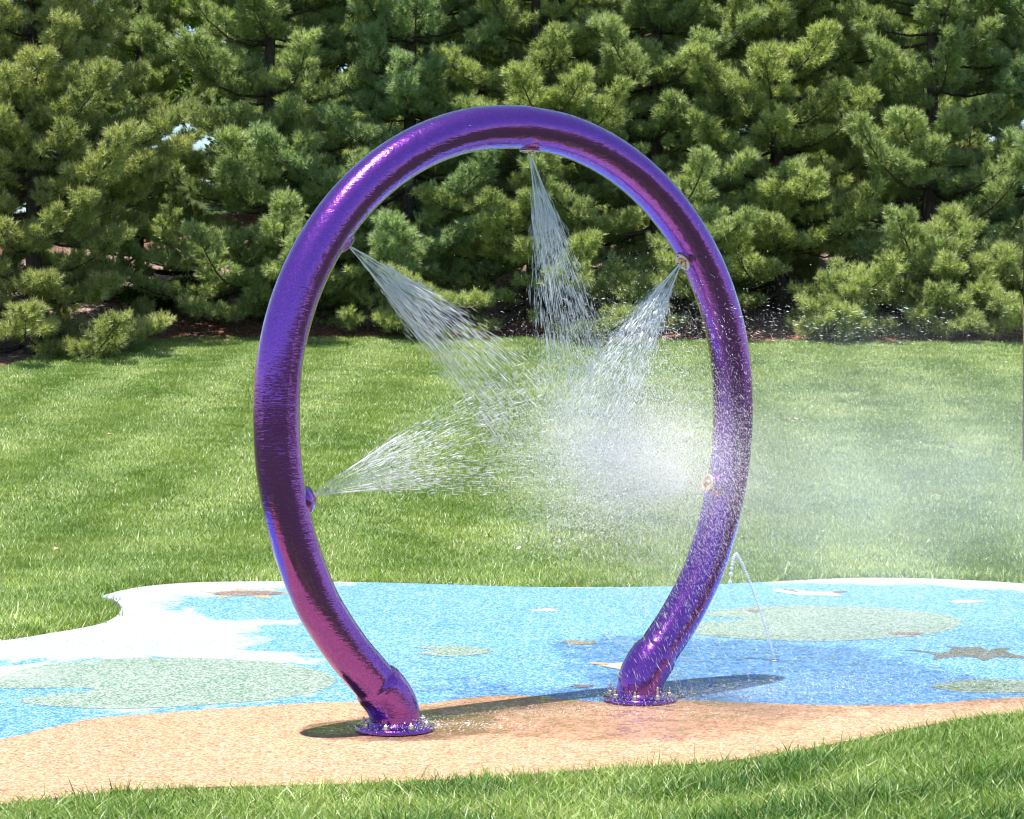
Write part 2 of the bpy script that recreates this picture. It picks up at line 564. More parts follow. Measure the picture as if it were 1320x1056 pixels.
PALE = [pxpoly([(-300, 820), (0, 815), (120, 790), (130, 760), (200, 740), (380, 740), (470, 744), (455, 752), (390, 757), (330, 760), (290, 765), (240, 771), (214, 776), (225, 784), (258, 790),
                (280, 799), (330, 801), (390, 799), (395, 804), (340, 808), (312, 814), (318, 820), (350, 822), (312, 830), (330, 838), (372, 839), (385, 846), (420, 853), (340, 852), (250, 850), (150, 850), (80, 851), (60, 846), (0, 850), (-300, 860)], 4),
        pxpoly([(600, 745), (900, 745), (870, 757), (800, 759), (740, 761), (690, 759), (630, 757)], 4),
        pxpoly([(960, 740), (1500, 740), (1500, 775), (1400, 772), (1300, 765), (1200, 758), (1130, 758), (1060, 755), (1010, 757), (975, 752)], 4),
        pxpoly([(130, 912), (200, 907), (300, 901), (400, 890), (402, 893), (320, 906), (220, 913), (160, 916)], 4),
        pxpoly([(-200, 858), (0, 858), (70, 857), (130, 868), (100, 878), (40, 885), (0, 888), (-200, 885)], 4)]
WET = [pxpoly([(700, 826), (800, 818), (900, 820), (1010, 826), (1130, 838), (1250, 868), (1400, 880), (1400, 905), (1200, 915), (1080, 925), (960, 950), (820, 958), (700, 955), (620, 955), (560, 952), (470, 955), (395, 950), (378, 942),
               (400, 935), (460, 922), (540, 905), (545, 880), (560, 873), (600, 872), (640, 880), (700, 884), (760, 880), (740, 865), (722, 850), (700, 838)], 5)]

POOL_SHADE = [pxpoly([(384, 943), (400, 935), (450, 928), (520, 922), (600, 918), (640, 925), (625, 943), (590, 952), (520, 957), (440, 954), (398, 951)], 5)]  # dark patch at the left foot: puddle and arch shadow in one outline
def pad_attrs(P2):
    pool_shade = np.max([sdf(P2, p) for p in POOL_SHADE], 0)
    pale = np.max([sdf(P2, p) - (0.16 if k_ in (1, 2) else 0) for k_, p in enumerate(PALE)], 0)
    wet = np.max([sdf(P2, p) for p in WET], 0)
    return {'sand': np.clip(sdf(P2, SAND), -1, 1), 'pale': np.clip(pale, -1, 1), 'wet': np.clip(wet, -1, 1), 'pool_shade': np.clip(pool_shade, -1, 1)}

def sheet(name, poly, z, mat, parent=None, step=0.09, skirt=0.0):
    lo, hi = poly.min(0), poly.max(0)
    xs = np.arange(lo[0], hi[0], step); ys = np.arange(lo[1], hi[1], step)
    G = np.stack(np.meshgrid(xs, ys), -1).reshape(-1, 2)
    G = G + rng.uniform(-0.2, 0.2, G.shape) * step
    G = G[sdf(G, poly) > step * 0.45] if len(G) else G
    pts = [Vector(p) for p in poly] + [Vector(p) for p in G]
    n = len(poly)
    r = delaunay_2d_cdt(pts, [(i, (i + 1) % n) for i in range(n)], [list(range(n))], 1, 1e-5)
    V2 = np.array([tuple(v) for v in r[0]])
    Fc = np.array([f for f in r[2] if len(f) == 3], int)
    a, b, c = V2[Fc[:, 0]], V2[Fc[:, 1]], V2[Fc[:, 2]]
    cr = (b[:, 0] - a[:, 0]) * (c[:, 1] - a[:, 1]) - (b[:, 1] - a[:, 1]) * (c[:, 0] - a[:, 0])
    Fc[cr < 0] = Fc[cr < 0][:, ::-1]
    V = np.concatenate([V2, np.full((len(V2), 1), z)], 1)
    at = pad_attrs(V2)
    if skirt:
        nb = len(V)
        B = np.concatenate([poly, np.full((n, 1), z)], 1); D = B.copy(); D[:, 2] -= skirt
        V = np.concatenate([V, B, D])
        i = np.arange(n); j = (i + 1) % n
        Fc = np.concatenate([Fc, np.stack([nb + i, nb + n + i, nb + n + j], 1), np.stack([nb + i, nb + n + j, nb + j], 1)])
        ba = pad_attrs(poly)
        at = {k: np.concatenate([at[k], ba[k], ba[k]]) for k in at}
    return mesh_np(name, V, Fc, mat, parent, attrs=at)

pad = sheet('splash_pad', PAD, 0.0, MAT['pad'], skirt=0.08)
tag(pad, kind='structure')

def inlay(name, pts, mat, label, z=0.0015, n=6, step=0.06, smooth=True, parent=None):
    p = pxpoly(pts, n) if smooth else np.array([on_z(x, y) for x, y in pts])
    o = sheet(name, p, z, mat, parent if parent is not None else pad, step)
    o['label'] = label
    return o
inlay('lily_pad_inlay', [(432, 880), (415, 866), (370, 856), (290, 850), (200, 848), (110, 852), (40, 861), (5, 872), (-10, 884), (20, 888), (95, 887), (120, 890), (70, 895), (22, 903), (60, 910), (140, 914), (230, 911), (330, 904), (400, 894)], MAT['lily'], 'large green lily pad shape at the left of the pad')
inlay('lily_pad_inlay', [(1240, 803), (1220, 793), (1160, 786), (1080, 781.5), (1000, 781), (940, 785), (912, 790), (905, 793.5), (958, 798), (935, 801), (890, 803), (880, 812), (900, 818), (960, 824), (1050, 827), (1130, 824), (1205, 817)], MAT['lily'], 'large green lily pad shape behind the right leg')
inlay('lily_pad_inlay', [(634, 840), (615, 835), (580, 832.5), (532, 834), (560, 838), (538, 842), (570, 846.5), (610, 845)], MAT['lily'], 'small green lily pad shape between the legs')
inlay('lily_pad_inlay', [(1200, 884), (1230, 878), (1280, 876), (1340, 878), (1360, 886), (1320, 893), (1250, 893), (1215, 889)], MAT['lily'], 'small green lily pad shape at the right edge')
# turtle / star shaped inlays and fish
inlay('turtle_inlay', [(1165, 838), (1185, 838.5), (1215, 842), (1228, 836), (1218, 833), (1240, 835), (1262, 834), (1275, 839), (1285, 835.5), (1303, 836), (1296, 840), (1318, 846), (1330, 849), (1312, 849), (1285, 847.5), (1268, 852), (1258, 848), (1225, 847.5), (1203, 851), (1206, 845), (1190, 841)], MAT['turtle'], 'dark grey turtle shape at the right of the pad', n=2)
tt = inlay('turtle_inlay', [(257, 762.5), (275, 763.5), (285, 762), (300, 761), (308, 758.5), (320, 760.5), (338, 761), (352, 760), (356, 762), (368, 764), (374, 766.2), (355, 766.5), (345, 769), (350, 771.5), (332, 771), (322, 768.5), (300, 769), (286, 771.5), (278, 770), (284, 767.5), (272, 766), (272, 764.5)], MAT['olive'], 'brown turtle shape at the far left of the pad', n=2)
inlay('turtle_shell_inlay', [(276, 765.5), (300, 762.5), (330, 762.5), (360, 763.5), (366, 765.5), (340, 767.5), (305, 768), (285, 767.3)], MAT['shell'], 'brown mottled shell of the turtle shape', z=0.003, parent=tt)
inlay('fish_inlay', [(761, 855.5), (768, 854.5), (782, 856), (800, 854.5), (822, 855), (830, 859), (812, 863.5), (790, 861.5), (775, 858)], MAT['cream'], 'cream and orange fish shape beside the right leg', n=3)
inlay('fish_tail_inlay', [(760, 855.5), (768, 854.2), (785, 856), (779, 858), (768, 857)], MAT['orange'], 'orange tail of the fish shape', z=0.003, n=3)
inlay('fish_inlay', [(995, 760.5), (1030, 761), (1050, 763.5), (1075, 763), (1092, 762.5), (1078, 765.5), (1085, 768), (1058, 767.5), (1030, 766.8), (1010, 764)], MAT['cream'], 'cream bird shape near the far edge', n=2)
inlay('fish_tail_inlay', [(1007, 759.8), (1021, 760.5), (1030, 763.8), (1018, 762.5)], MAT['shell'], 'brown stripe of the bird shape', z=0.003, n=2)
inlay('fish_tail_inlay', [(1071, 763.2), (1092, 762.0), (1089, 764), (1077, 765)], MAT['shell'], 'brown wing tip of the bird shape', z=0.003, n=2)
inlay('fish_inlay', [(725, 828), (738, 826), (755, 826.8), (772, 828.5), (752, 831), (735, 830.3)], MAT['olive'], 'small olive brown shape between the legs', n=3)
inlay('fish_inlay', [(735, 884), (748, 883), (770, 884), (758, 886.5), (742, 886.5)], MAT['shell'], 'small grey shape left of the right leg', n=3)
inlay('fish_inlay', [(682, 787), (697, 786), (705, 784.5), (714, 786), (722, 787.8), (705, 788)], MAT['cream'], 'small pale shape near the middle of the far edge', n=2)
inlay('fish_inlay', [(1225, 775.5), (1245, 774), (1270, 775.2), (1240, 777.5)], MAT['cream'], 'small pale shape at the far right', n=2)
inlay('fish_inlay', [(1145, 817), (1165, 815.5), (1190, 816.5), (1182, 819), (1160, 818.8)], MAT['shell'], 'small brown mark on the right lily pad', z=0.003, n=2)
inlay('fish_inlay', [(962, 787.5), (975, 786.5), (985, 788), (972, 789.8)], MAT['shell'], 'small grey mark on the right lily pad', z=0.003, n=2)

# ------------------------------------------------------------------ grass
def blades(P, Hh, Wd, yaw, lean, bend, tint, seg=3):
    """P (n,3) roots; blade strips; lean/bend as (n,2) horizontal offsets of the tip as a fraction of height"""
    n = len(P)
    ts = np.linspace(0, 1, seg + 1)
    side = np.stack([np.cos(yaw), np.sin(yaw), np.zeros(n)], 1)
    V = np.zeros((n, 2 * seg + 1, 3)); 
    for i, t in enumerate(ts):
        off = np.zeros((n, 3))
        off[:, :2] = lean * t * Hh[:, None] + bend * (t ** 2) * Hh[:, None]
        off[:, 2] = Hh * t * (1 - 0.25 * t * np.linalg.norm(bend, axis=1).clip(0, 1.5))
        c = P + off
        if i < seg:
            w = Wd * (1 - 0.35 * t) / 2 * (1 if i else 0.8)
            V[:, 2 * i] = c - side * w[:, None]; V[:, 2 * i + 1] = c + side * w[:, None]
        else:
            V[:, 2 * seg] = c
    b = (np.arange(n) * (2 * seg + 1))[:, None, None]
    T = []
    for i in range(seg - 1):
        T += [(2 * i, 2 * i + 1, 2 * i + 3), (2 * i, 2 * i + 3, 2 * i + 2)]
    T.append((2 * seg - 2, 2 * seg - 1, 2 * seg))
    Fc = (b + np.array(T)[None]).reshape(-1, 3)
    C = np.repeat(tint[:, None, :], 2 * seg + 1, 1)
    return V.reshape(-1, 3), Fc, C.reshape(-1, 3)

def grass_tint(n, r=rng):
    base = np.array([(0.225, 0.34, 0.080), (0.325, 0.43, 0.145), (0.165, 0.275, 0.058), (0.43, 0.48, 0.27), (0.52, 0.45, 0.29), (0.07, 0.155, 0.034)])
    k = r.choice(6, n, p=[0.30, 0.25, 0.18, 0.14, 0.035, 0.095])
    return base[k] * r.uniform(0.8, 1.25, (n, 1))

# near lawn: every blade modelled
n = 400000
P2 = np.stack([rng.uniform(-3.0, 3.0, n), rng.uniform(6.7, 10.2, n)], 1)
keep = (sdf(P2, PAD) < -0.012) & (P2[:, 1] < 1.59 * F / (900 - HZ) + 0.4)
mid = PAD.mean(0)
keep &= (P2[:, 1] < np.interp(P2[:, 0], [-3, -2, 0, 1.5, 2.1, 3.0], [8.2, 8.2, 8.6, 9.2, 9.9, 10.4]))
P2 = P2[keep]; n = len(P2)
from math import sin
cl = 0.5 + 0.5 * np.sin(P2[:, 0] * 5.1 + 2 * np.sin(P2[:, 1] * 3.7)) * np.sin(P2[:, 1] * 6.3 + 1.7 * np.sin(P2[:, 0] * 4.3))
hh = rng.gamma(9, 1 / 9.0, n) * (0.046 + 0.018 * cl)
yaw = rng.uniform(0, math.pi, n)
ld = rng.normal(0, 0.45, (n, 2)) + np.stack([0.10 * np.sin(P2[:, 1] * 4), -0.12 + 0 * P2[:, 1]], 1)
bd = rng.normal(0, 0.50, (n, 2))
patch = 0.5 + 0.5 * np.sin(P2[:, 0] * 3.3 + 2.2 * np.sin(P2[:, 1] * 2.9 + 0.5)) * np.sin(P2[:, 1] * 4.9 + 1.9 * np.sin(P2[:, 0] * 2.7))
sp = rng.uniform(0, 1, n) < (patch - 0.55) * 1.6            # a darker, broader-leaved grass grows in clumps
gt = grass_tint(n) * np.array([0.98, 1.0, 1.0])
gt[sp] = np.array([0.07, 0.165, 0.035]) * rng.uniform(0.7, 1.3, (int(sp.sum()), 1))
hh = hh * np.where(sp, 1.15, 1.0)
V, Fc, C = blades(np.concatenate([P2, zg(P2[:, 0], P2[:, 1])[:, None]], 1), hh, rng.uniform(0.0026, 0.0048, n) * np.where(sp, 1.2, 1), yaw, ld, bd, gt)
g1 = mesh_np('grass', V, Fc, MAT['blade'], attrs={'tint': C}, smooth=True)
tag(g1, 'uncut tufty green grass along the near edge of the splash pad', 'grass', kind='stuff')

# far lawn: small tufts laid on the slope with geometry nodes
src = bpy.data.collections.new('tuft_shapes')
for i in range(8):
    m = 46
    a = rng.uniform(0, 2 * math.pi, m); rr = 0.085 * np.sqrt(rng.uniform(0, 1, m))
    Pp = np.stack([rr * np.cos(a), rr * np.sin(a), np.zeros(m)], 1)
    ln = rng.normal(0, 0.38, (m, 2)); ln[:, 0] += 0.28
    V, Fc, C = blades(Pp, rng.gamma(12, 1 / 12.0, m) * 0.038, rng.uniform(0.0035, 0.0055, m), math.pi / 2 + rng.normal(0, 0.5, m), ln, rng.normal(0, 0.3, (m, 2)), grass_tint(m), seg=2)
    o = mesh_np('tuft_shape', V, Fc, MAT['blade'], attrs={'tint': C}, smooth=True)
    COL.objects.unlink(o); src.objects.link(o)

n = 110000
Y = 10.5 + (32.6 - 10.5) * rng.uniform(0, 1, n) ** 0.85
X = rng.uniform(-1, 1, n) * (0.262 * Y + 2.2)
P2 = np.stack([X, Y], 1)
sd = sdf(P2, PAD)
dens = np.clip((30.0 / Y) ** 1.0, 0.85, 2.5) / 2.5
keep = (sd < -0.075) & (Y < edge_y(X) + 0.1) & (rng.uniform(0, 1, n) < dens * 1.6)
P2 = P2[keep]; n = len(P2)
# mowing passes: two directions, blades laid over alternately along each pass
u = P2[:, 0] * math.cos(math.radians(4)) - P2[:, 1] * math.sin(math.radians(4))
stripe = np.sin(2 * math.pi * u / 1.5 + 0.25 * np.sin(P2[:, 1] * 0.5)) + rng.normal(0, 0.9, n)
hd = np.where(stripe > 0, math.radians(80), math.radians(260)) + rng.normal(0, 0.5, n)
tilt = 0.10 + rng.normal(0, 0.06, n) + 0.10 * np.sin(P2[:, 1] * 1.9 + 0.8 * P2[:, 0])
pm = bpy.data.meshes.new('lawn_points')
pm.vertices.add(n)
zz = zg(P2[:, 0], P2[:, 1])
pm.vertices.foreach_set('co', np.concatenate([P2, zz[:, None]], 1).astype(np.float32).ravel())
rot = np.zeros((n, 3), np.float32)
rot[:, 1] = tilt
rot[:, 2] = hd
a = pm.attributes.new('rot', 'FLOAT_VECTOR', 'POINT'); a.data.foreach_set('vector', rot.ravel())
scl = rng.uniform(0.75, 1.25, n).astype(np.float32)
nearpad = np.clip((sdf(P2, PAD) + 0.6) / 0.5, 0, 1) * (P2[:, 1] < 15.6)
scl *= (1 + 0.25 * nearpad).astype(np.float32)
a = pm.attributes.new('scl', 'FLOAT', 'POINT'); a.data.foreach_set('value', scl)
go = bpy.data.objects.new('grass', pm)
COL.objects.link(go)
ng = bpy.data.node_groups.new('lay_tufts', 'GeometryNodeTree')
ng.interface.new_socket('Geometry', in_out='INPUT', socket_type='NodeSocketGeometry')
ng.interface.new_socket('Geometry', in_out='OUTPUT', socket_type='NodeSocketGeometry')
N = ng.nodes; L = ng.links
gi = N.new('NodeGroupInput'); gout = N.new('NodeGroupOutput')
ip = N.new('GeometryNodeInstanceOnPoints')
ci = N.new('GeometryNodeCollectionInfo'); ci.inputs['Collection'].default_value = src
ci.inputs['Separate Children'].default_value = True; ci.inputs['Reset Children'].default_value = True
ar = N.new('GeometryNodeInputNamedAttribute'); ar.data_type = 'FLOAT_VECTOR'; ar.inputs[0].default_value = 'rot'
asx = N.new('GeometryNodeInputNamedAttribute'); asx.data_type = 'FLOAT'; asx.inputs[0].default_value = 'scl'
e2r = N.new('FunctionNodeEulerToRotation')
L.new(gi.outputs[0], ip.inputs['Points']); L.new(ci.outputs[0], ip.inputs['Instance'])
ip.inputs['Pick Instance'].default_value = True
L.new(ar.outputs[0], e2r.inputs[0]); L.new(e2r.outputs[0], ip.inputs['Rotation'])
L.new(asx.outputs[0], ip.inputs['Scale'])
L.new(ip.outputs[0], gout.inputs[0])
md = go.modifiers.new('lay_tufts', 'NODES'); md.node_group = ng
tag(go, 'mown striped green lawn sloping up from the splash pad to the pines', 'lawn', kind='stuff')

# ------------------------------------------------------------------ pines
class Fol:
    """collects shoots: position, axis, size; turns them all into needles at the end"""
    def __init__(s): s.p = []; s.a = []; s.s = []; s.c = []
    def add(s, p, a, sz, c): s.p.append(p); s.a.append(a); s.s.append(sz); s.c.append(c)

def unit(v):
    return v / (np.linalg.norm(v, axis=-1, keepdims=True) + 1e-12)

def needles(F_, r, per=34, length=0.098, width=0.0055, cols=None, buds=0.25, bud_col=(0.30, 0.36, 0.08)):
    P = np.array(F_.p); A = unit(np.array(F_.a)); S = np.array(F_.s); Cc = np.array(F_.c) * np.array([1.02, 1.0, 1.15])
    n = len(P)
    R = unit(r.normal(0, 1, (n, per, 3)))
    t = r.uniform(0, 1, (n, per, 1))
    D = unit(A[:, None, :] * (0.25 + 1.1 * t) + R * 0.85)
    st = P[:, None, :] + A[:, None, :] * (t - 0.75) * 0.11 * S[:, None, None]
    Ln = length * S[:, None, None] * r.uniform(0.75, 1.15, (n, per, 1))
    side = unit(np.cross(D, unit(r.normal(0, 1, (n, per, 3)))))
    w = width * S[:, None, None] * r.uniform(0.7, 1.2, (n, per, 1)) / 2
    a = st - side * w; b = st + side * w; c = st + D * Ln
    V = np.stack([a, b, c], 2).reshape(-1, 3)
    Fc = np.arange(len(V)).reshape(-1, 3)
    col = Cc[:, None, :] * r.uniform(0.75, 1.25, (n, per, 1))
    C = np.repeat(col.reshape(-1, 3), 3, 0)
    # this spring's upright candles
    k = np.where(r.uniform(0, 1, n) < buds)[0]
    if len(k):
        bp = P[k] + A[k] * 0.03
        bd = unit(A[k] * 0.4 + np.array([0, 0, 1.0]) + r.normal(0, 0.12, (len(k), 3)))
        bl = r.uniform(0.06, 0.14, (len(k), 1))
        sd_ = unit(np.cross(bd, r.normal(0, 1, (len(k), 3)))); s2 = np.cross(bd, sd_)
        wv = 0.008
        q = np.stack([bp + sd_ * wv, bp - 0.5 * sd_ * wv + 0.87 * s2 * wv, bp - 0.5 * sd_ * wv - 0.87 * s2 * wv, bp + bd * bl], 1).reshape(-1, 3)
        o = len(V) + np.arange(len(k))[:, None, None] * 4
        f2 = (o + np.array([(0, 1, 3), (1, 2, 3), (2, 0, 3)])[None]).reshape(-1, 3)
        V = np.concatenate([V, q]); Fc = np.concatenate([Fc, f2])
        bc = np.array(bud_col)[None] * r.uniform(0.7, 1.3, (len(k), 1))
        C = np.concatenate([C, np.repeat(bc, 4, 0)])
    return V, Fc, C

def make_pine(seed, H=9.5, z0=0.5, Lmax=2.5, top=0.18, tone=(0.22, 0.30, 0.12), tone2=(0.50, 0.58, 0.27), buds=0.22, bud_col=(0.30, 0.36, 0.08), per=40, whorl=0.40, nb=(5, 7), rt=0.12, fork=False, width=0.0105):
    r = np.random.default_rng(seed)
    wood = MB(); fol = Fol()
    # trunk
    nz = 14
    tz = np.linspace(0, H, nz)
    bx_, by_ = np.cumsum(r.normal(0, 0.035, nz)), np.cumsum(r.normal(0, 0.035, nz))
    TP = np.stack([bx_ - bx_[0], by_ - by_[0], tz], 1)
    TP[0, 2] = -0.3
    trad = rt * (1 - tz / H) ** 0.8 + 0.012
    trad[0] *= 1.35
    wood.add(*tube(TP, trad, 9))
    def trunk_at(z):
        return np.array([np.interp(z, tz, TP[:, 0]), np.interp(z, tz, TP[:, 1]), z])
    tone = np.array(tone); tone2 = np.array(tone2)
    z = z0
    while z < H - 0.15:
        h = z / H
        prof = (1 - h) ** 0.75 * (0.80 + 0.2 * math.sin(z * 2.1 + seed)) + top * 0.25
        if h < 0.06: prof *= 0.85
        nbr = r.integers(nb[0], nb[1] + 1)
        az0 = r.uniform(0, 2 * math.pi)
        for k in range(nbr):
            az = az0 + 2 * math.pi * k / nbr + r.normal(0, 0.25)
            Lb = Lmax * prof * r.uniform(0.6, 1.18)
            el = math.radians(-6 + 46 * h ** 1.2 + r.normal(0, 6))
            d = np.array([math.cos(az), math.sin(az), 0])
            s0 = trunk_at(z + r.uniform(-0.1, 0.1))
            m = max(5, int(Lb / 0.3))
            t = np.linspace(0, 1, m)
            ph, am = r.uniform(0, 6), r.uniform(0.02, 0.07) * Lb
            sd_ = np.array([-d[1], d[0], 0])
            path = s0 + d * (t * Lb * math.cos(el))[:, None] + np.array([0, 0, 1.0]) * (t * Lb * math.sin(el) - 0.10 * Lb * np.sin(t * math.pi) + 0.16 * Lb * t ** 3)[:, None] + sd_ * (am * np.sin(t * 3 + ph) - am * math.sin(ph))[:, None]
            wood.add(*tube(path, (0.006 + 0.011 * Lb) * (1 - 0.85 * t) + 0.003, 5))
            dist = max(0.30, 0.24 * Lb)
            side = r.choice([-1, 1])
            bt = r.uniform(0, 1)
            while dist < Lb + 0.12:
                tt_ = min(dist / Lb, 1.0)
                p = np.array([np.interp(tt_, t, path[:, i]) for i in range(3)])
                i0 = min(int(tt_ * (m - 1)), m - 2)
                tan = unit(path[i0 + 1] - path[i0])
                ll = (0.10 + 0.46 * (1 - tt_) * min(1, Lb / 1.6)) * r.uniform(0.5, 1.3)
                an = math.radians(r.uniform(35, 70)) * side
                ld_ = unit(tan * math.cos(an) + np.cross(np.array([0, 0, 1.0]), tan) * math.sin(an) + np.array([0, 0, r.uniform(0.0, 0.30)]))
                lt = np.linspace(0, 1, 4)
                lp = p + ld_ * (lt * ll)[:, None] + np.array([0, 0, 1.0]) * (0.16 * ll * lt ** 2)[:, None]
                wood.add(*tube(lp, 0.0065 * (1 - 0.6 * lt), 3, False))
                # a puff of shoots around the twig's end
                pr = r.uniform(0.12, 0.22)
                ce = lp[-1] + np.array([0, 0, 0.02])
                for s in range(int(14 * (pr / 0.18) ** 1.5)):
                    dd = unit(r.normal(0, 1, 3) + np.array([0, 0, 0.35]) + ld_ * 0.5)
                    pp = ce + dd * np.array([pr, pr, pr * 0.55]) * r.uniform(0.55, 1.0)
                    cmix = np.clip(0.45 * bt + r.uniform(0, 0.65), 0, 1)
                    fol.add(pp, dd * 0.7 + np.array([0, 0, 0.55]) + ld_ * 0.3, r.uniform(0.8, 1.15), tone * (1 - cmix) + tone2 * cmix)
                # a few shoots back along the twig
                for s in range(2):
                    q_ = r.uniform(0.3, 0.8)
                    fol.add(p + (lp[-1] - p) * q_, ld_ + np.array([0, 0, 0.6]) + r.normal(0, 0.3, 3), r.uniform(0.75, 1.0), tone)
                side = -side
                dist += r.uniform(0.065, 0.135)
            for s in range(4):
                fol.add(path[-1] + r.normal(0, 0.05, 3), tan + np.array([0, 0, 0.7]) + r.normal(0, 0.3, 3), r.uniform(0.9, 1.25), tone2)
        z += whorl * r.uniform(0.75, 1.25) * (1.1 - 0.35 * h)
    for s in range(10):
        fol.add(trunk_at(H) + r.normal(0, 0.06, 3), np.array([0, 0, 1.0]) + r.normal(0, 0.4, 3), 1.1, tone2)
    V, Fc, C = needles(fol, r, per=per, buds=buds, bud_col=bud_col, width=width)
    e = empty('pine_tree')
    wood.build('trunk', MAT['bark'], e)
    mesh_np('crown', V, Fc, MAT['needle'], e, attrs={'tint': C})
    return e, len(fol.p)

def copy_tree(o, parent=None):
    c = o.copy(); COL.objects.link(c); c.parent = parent
    for ch in list(o.children):
        copy_tree(ch, c)
    return c

protos = []
specs = [dict(seed=11, H=10.0, z0=0.3, Lmax=2.85), dict(seed=23, H=9.4, z0=0.15, Lmax=2.7, tone=(0.19, 0.29, 0.13), tone2=(0.44, 0.55, 0.29)),
         dict(seed=37, H=10.6, z0=0.45, Lmax=2.8, nb=(4, 6)), dict(seed=58, H=9.8, z0=0.25, Lmax=2.9, tone=(0.24, 0.31, 0.11), tone2=(0.54, 0.60, 0.25))]
for sp in specs:
    e, k = make_pine(**sp)
    protos.append(e)
# the yellower pine that stands forward at the left, with rusty flower buds
left, _ = make_pine(seed=71, H=9.0, z0=0.25, Lmax=2.7, tone=(0.24, 0.30, 0.11), tone2=(0.54, 0.57, 0.25), buds=0.6, bud_col=(0.34, 0.30, 0.07), whorl=0.34, nb=(5, 6))
TREES = [  # proto, x, y, rot, scale, label
    (0, -3.95, 34.6, 0.3, 1.00, 'tall green pine left of the arch with its dark trunk bare above the mulch'),
    (1, -1.75, 34.9, 2.1, 1.02, 'full bushy pine seen just inside the left side of the arch'),
    (3, 0.35, 34.5, 4.0, 0.98, 'dense pine seen through the middle of the arch behind the top jet'),
    (2, 2.35, 35.0, 1.2, 1.00, 'pine seen behind the right shoulder of the arch'),
    (3, 4.45, 35.1, 5.3, 1.03, 'pine right of the arch with dark trunk and limbs showing in a gap'),
    (0, 6.95, 35.2, 2.9, 0.98, 'pine near the right edge with a forked looking trunk over pale mulch'),
    (1, 9.2, 35.0, 0.9, 1.04, 'pine partly cut off by the right edge of the photo'),
    (2, -9.4, 31.8, 3.6, 0.92, 'pine cut off by the left edge behind the yellower pine'),
    (2, -6.1, 35.2, 5.0, 0.66, 'pine behind the left opening where the mulch bank shows'),
    (3, -10.2, 39.3, 1.9, 0.9, 'rear pine at the far left top'),
    (1, -4.6, 39.6, 3.3, 0.84, 'rear pine left of the arch under the patch of sky'),
    (0, -2.7, 39.4, 4.4, 1.05, 'rear pine filling the gap above the left shoulder of the arch'),
    (2, -0.6, 39.2, 0.8, 1.0, 'rear pine behind the crown of the arch, left one of two'),
    (3, 1.5, 39.5, 2.4, 0.97, 'rear pine behind the crown of the arch, right one of two'),
    (1, 3.5, 39.1, 5.9, 0.92, 'rear pine above the right shoulder of the arch'),
    (0, 6.2, 40.2, 1.4, 0.80, 'rear pine at the right seen through the branch gap'),
    (2, 8.8, 39.7, 3.9, 1.0, 'rear pine at the far right top'),
]
used = set()
for pi_, x, y, rz, sc, lab in TREES:
    src_o = protos[pi_]
    o = src_o if pi_ not in used else copy_tree(src_o)
    used.add(pi_)
    if 33 < y < 36: y -= 1.35
    o.location = (x, y, float(zg(x, y)))
    o.rotation_euler = (0, 0, rz)
    o.scale = (sc, sc, sc)
    tag(o, lab, 'pine tree', 'pines on the mulch bank')
left.location = (-7.1, 30.5, float(zg(-7.1, 30.5)) - 0.1)
tag(left, 'big yellow green pine standing forward at the left edge, its boughs reaching the lawn', 'pine tree', 'pines on the mulch bank')

# young pines and low growth at the foot of the bank
YNG = [(5.05, 32.0, 1.0, 'small pale young pine at the lawn edge right of the arch'), (6.9, 32.4, 1.9, 'taller young pine standing between the two right pines'),
       (8.05, 32.2, 1.7, 'young pine near the right edge with thin bare stem'), (1.9, 32.6, 1.1, 'low young pine seen inside the arch below the right nozzle'),
       (-2.3, 32.7, 0.8, 'low young pine at the lawn edge just inside the left tube'),
       (-1.35, 36.6, 2.1, 'young pine up on the bank between the two left jets inside the arch'), (0.75, 36.9, 2.0, 'young pine up on the bank seen just right of the top jet'),
       (-2.9, 36.4, 1.9, 'young pine up on the bank behind the upper left nozzle'), (2.9, 36.8, 2.0, 'young pine up on the bank behind the upper right nozzle')]
for i, (x, y, h_, lab) in enumerate(YNG):
    o, _ = make_pine(seed=100 + i, H=h_, z0=0.12, Lmax=0.55 + 0.25 * h_, whorl=0.22, nb=(5, 6), rt=0.03, per=38, tone=(0.24, 0.31, 0.12), tone2=(0.52, 0.58, 0.25), buds=0.2)
    o.name = 'young_pine'
    o.location = (x, y, float(zg(x, y)))
    tag(o, lab, 'young pine', 'young pines at the foot of the bank')

# ------------------------------------------------------------------ broadleaf trees and shrubs
def leaf_cloud(centres, radii, per, size, tints, r, flat=0.3):
    P = []; 
    n = sum(per)
    C = np.concatenate([np.repeat(c[None], k, 0) for c, k in zip(centres, per)])
    Rr = np.concatenate([np.full(k, q_) for q_, k in zip(radii, per)])
    D = unit(r.normal(0, 1, (n, 3))) * (r.uniform(0.25, 1, (n, 1)) ** 0.5)
    P = C + D * Rr[:, None] * np.array([1, 1, 0.8])
    nrm = unit(r.normal(0, 1, (n, 3)) + np.array([0, 0, flat * 3]))
    a = unit(np.cross(nrm, r.normal(0, 1, (n, 3)))); b = np.cross(nrm, a)
    s = size * r.uniform(0.6, 1.2, (n, 1))
    V = np.stack([P - a * s, P + b * s * 0.42 + nrm * s * 0.12, P + a * s, P - b * s * 0.42 + nrm * s * 0.12], 1).reshape(-1, 3)
    o = np.arange(n)[:, None, None] * 4
    Fc = (o + np.array([(0, 1, 2), (0, 2, 3)])[None]).reshape(-1, 3)
    col = np.array(tints)[r.integers(0, len(tints), n)] * r.uniform(0.75, 1.25, (n, 1))
    return V, Fc, np.repeat(col, 4, 0)

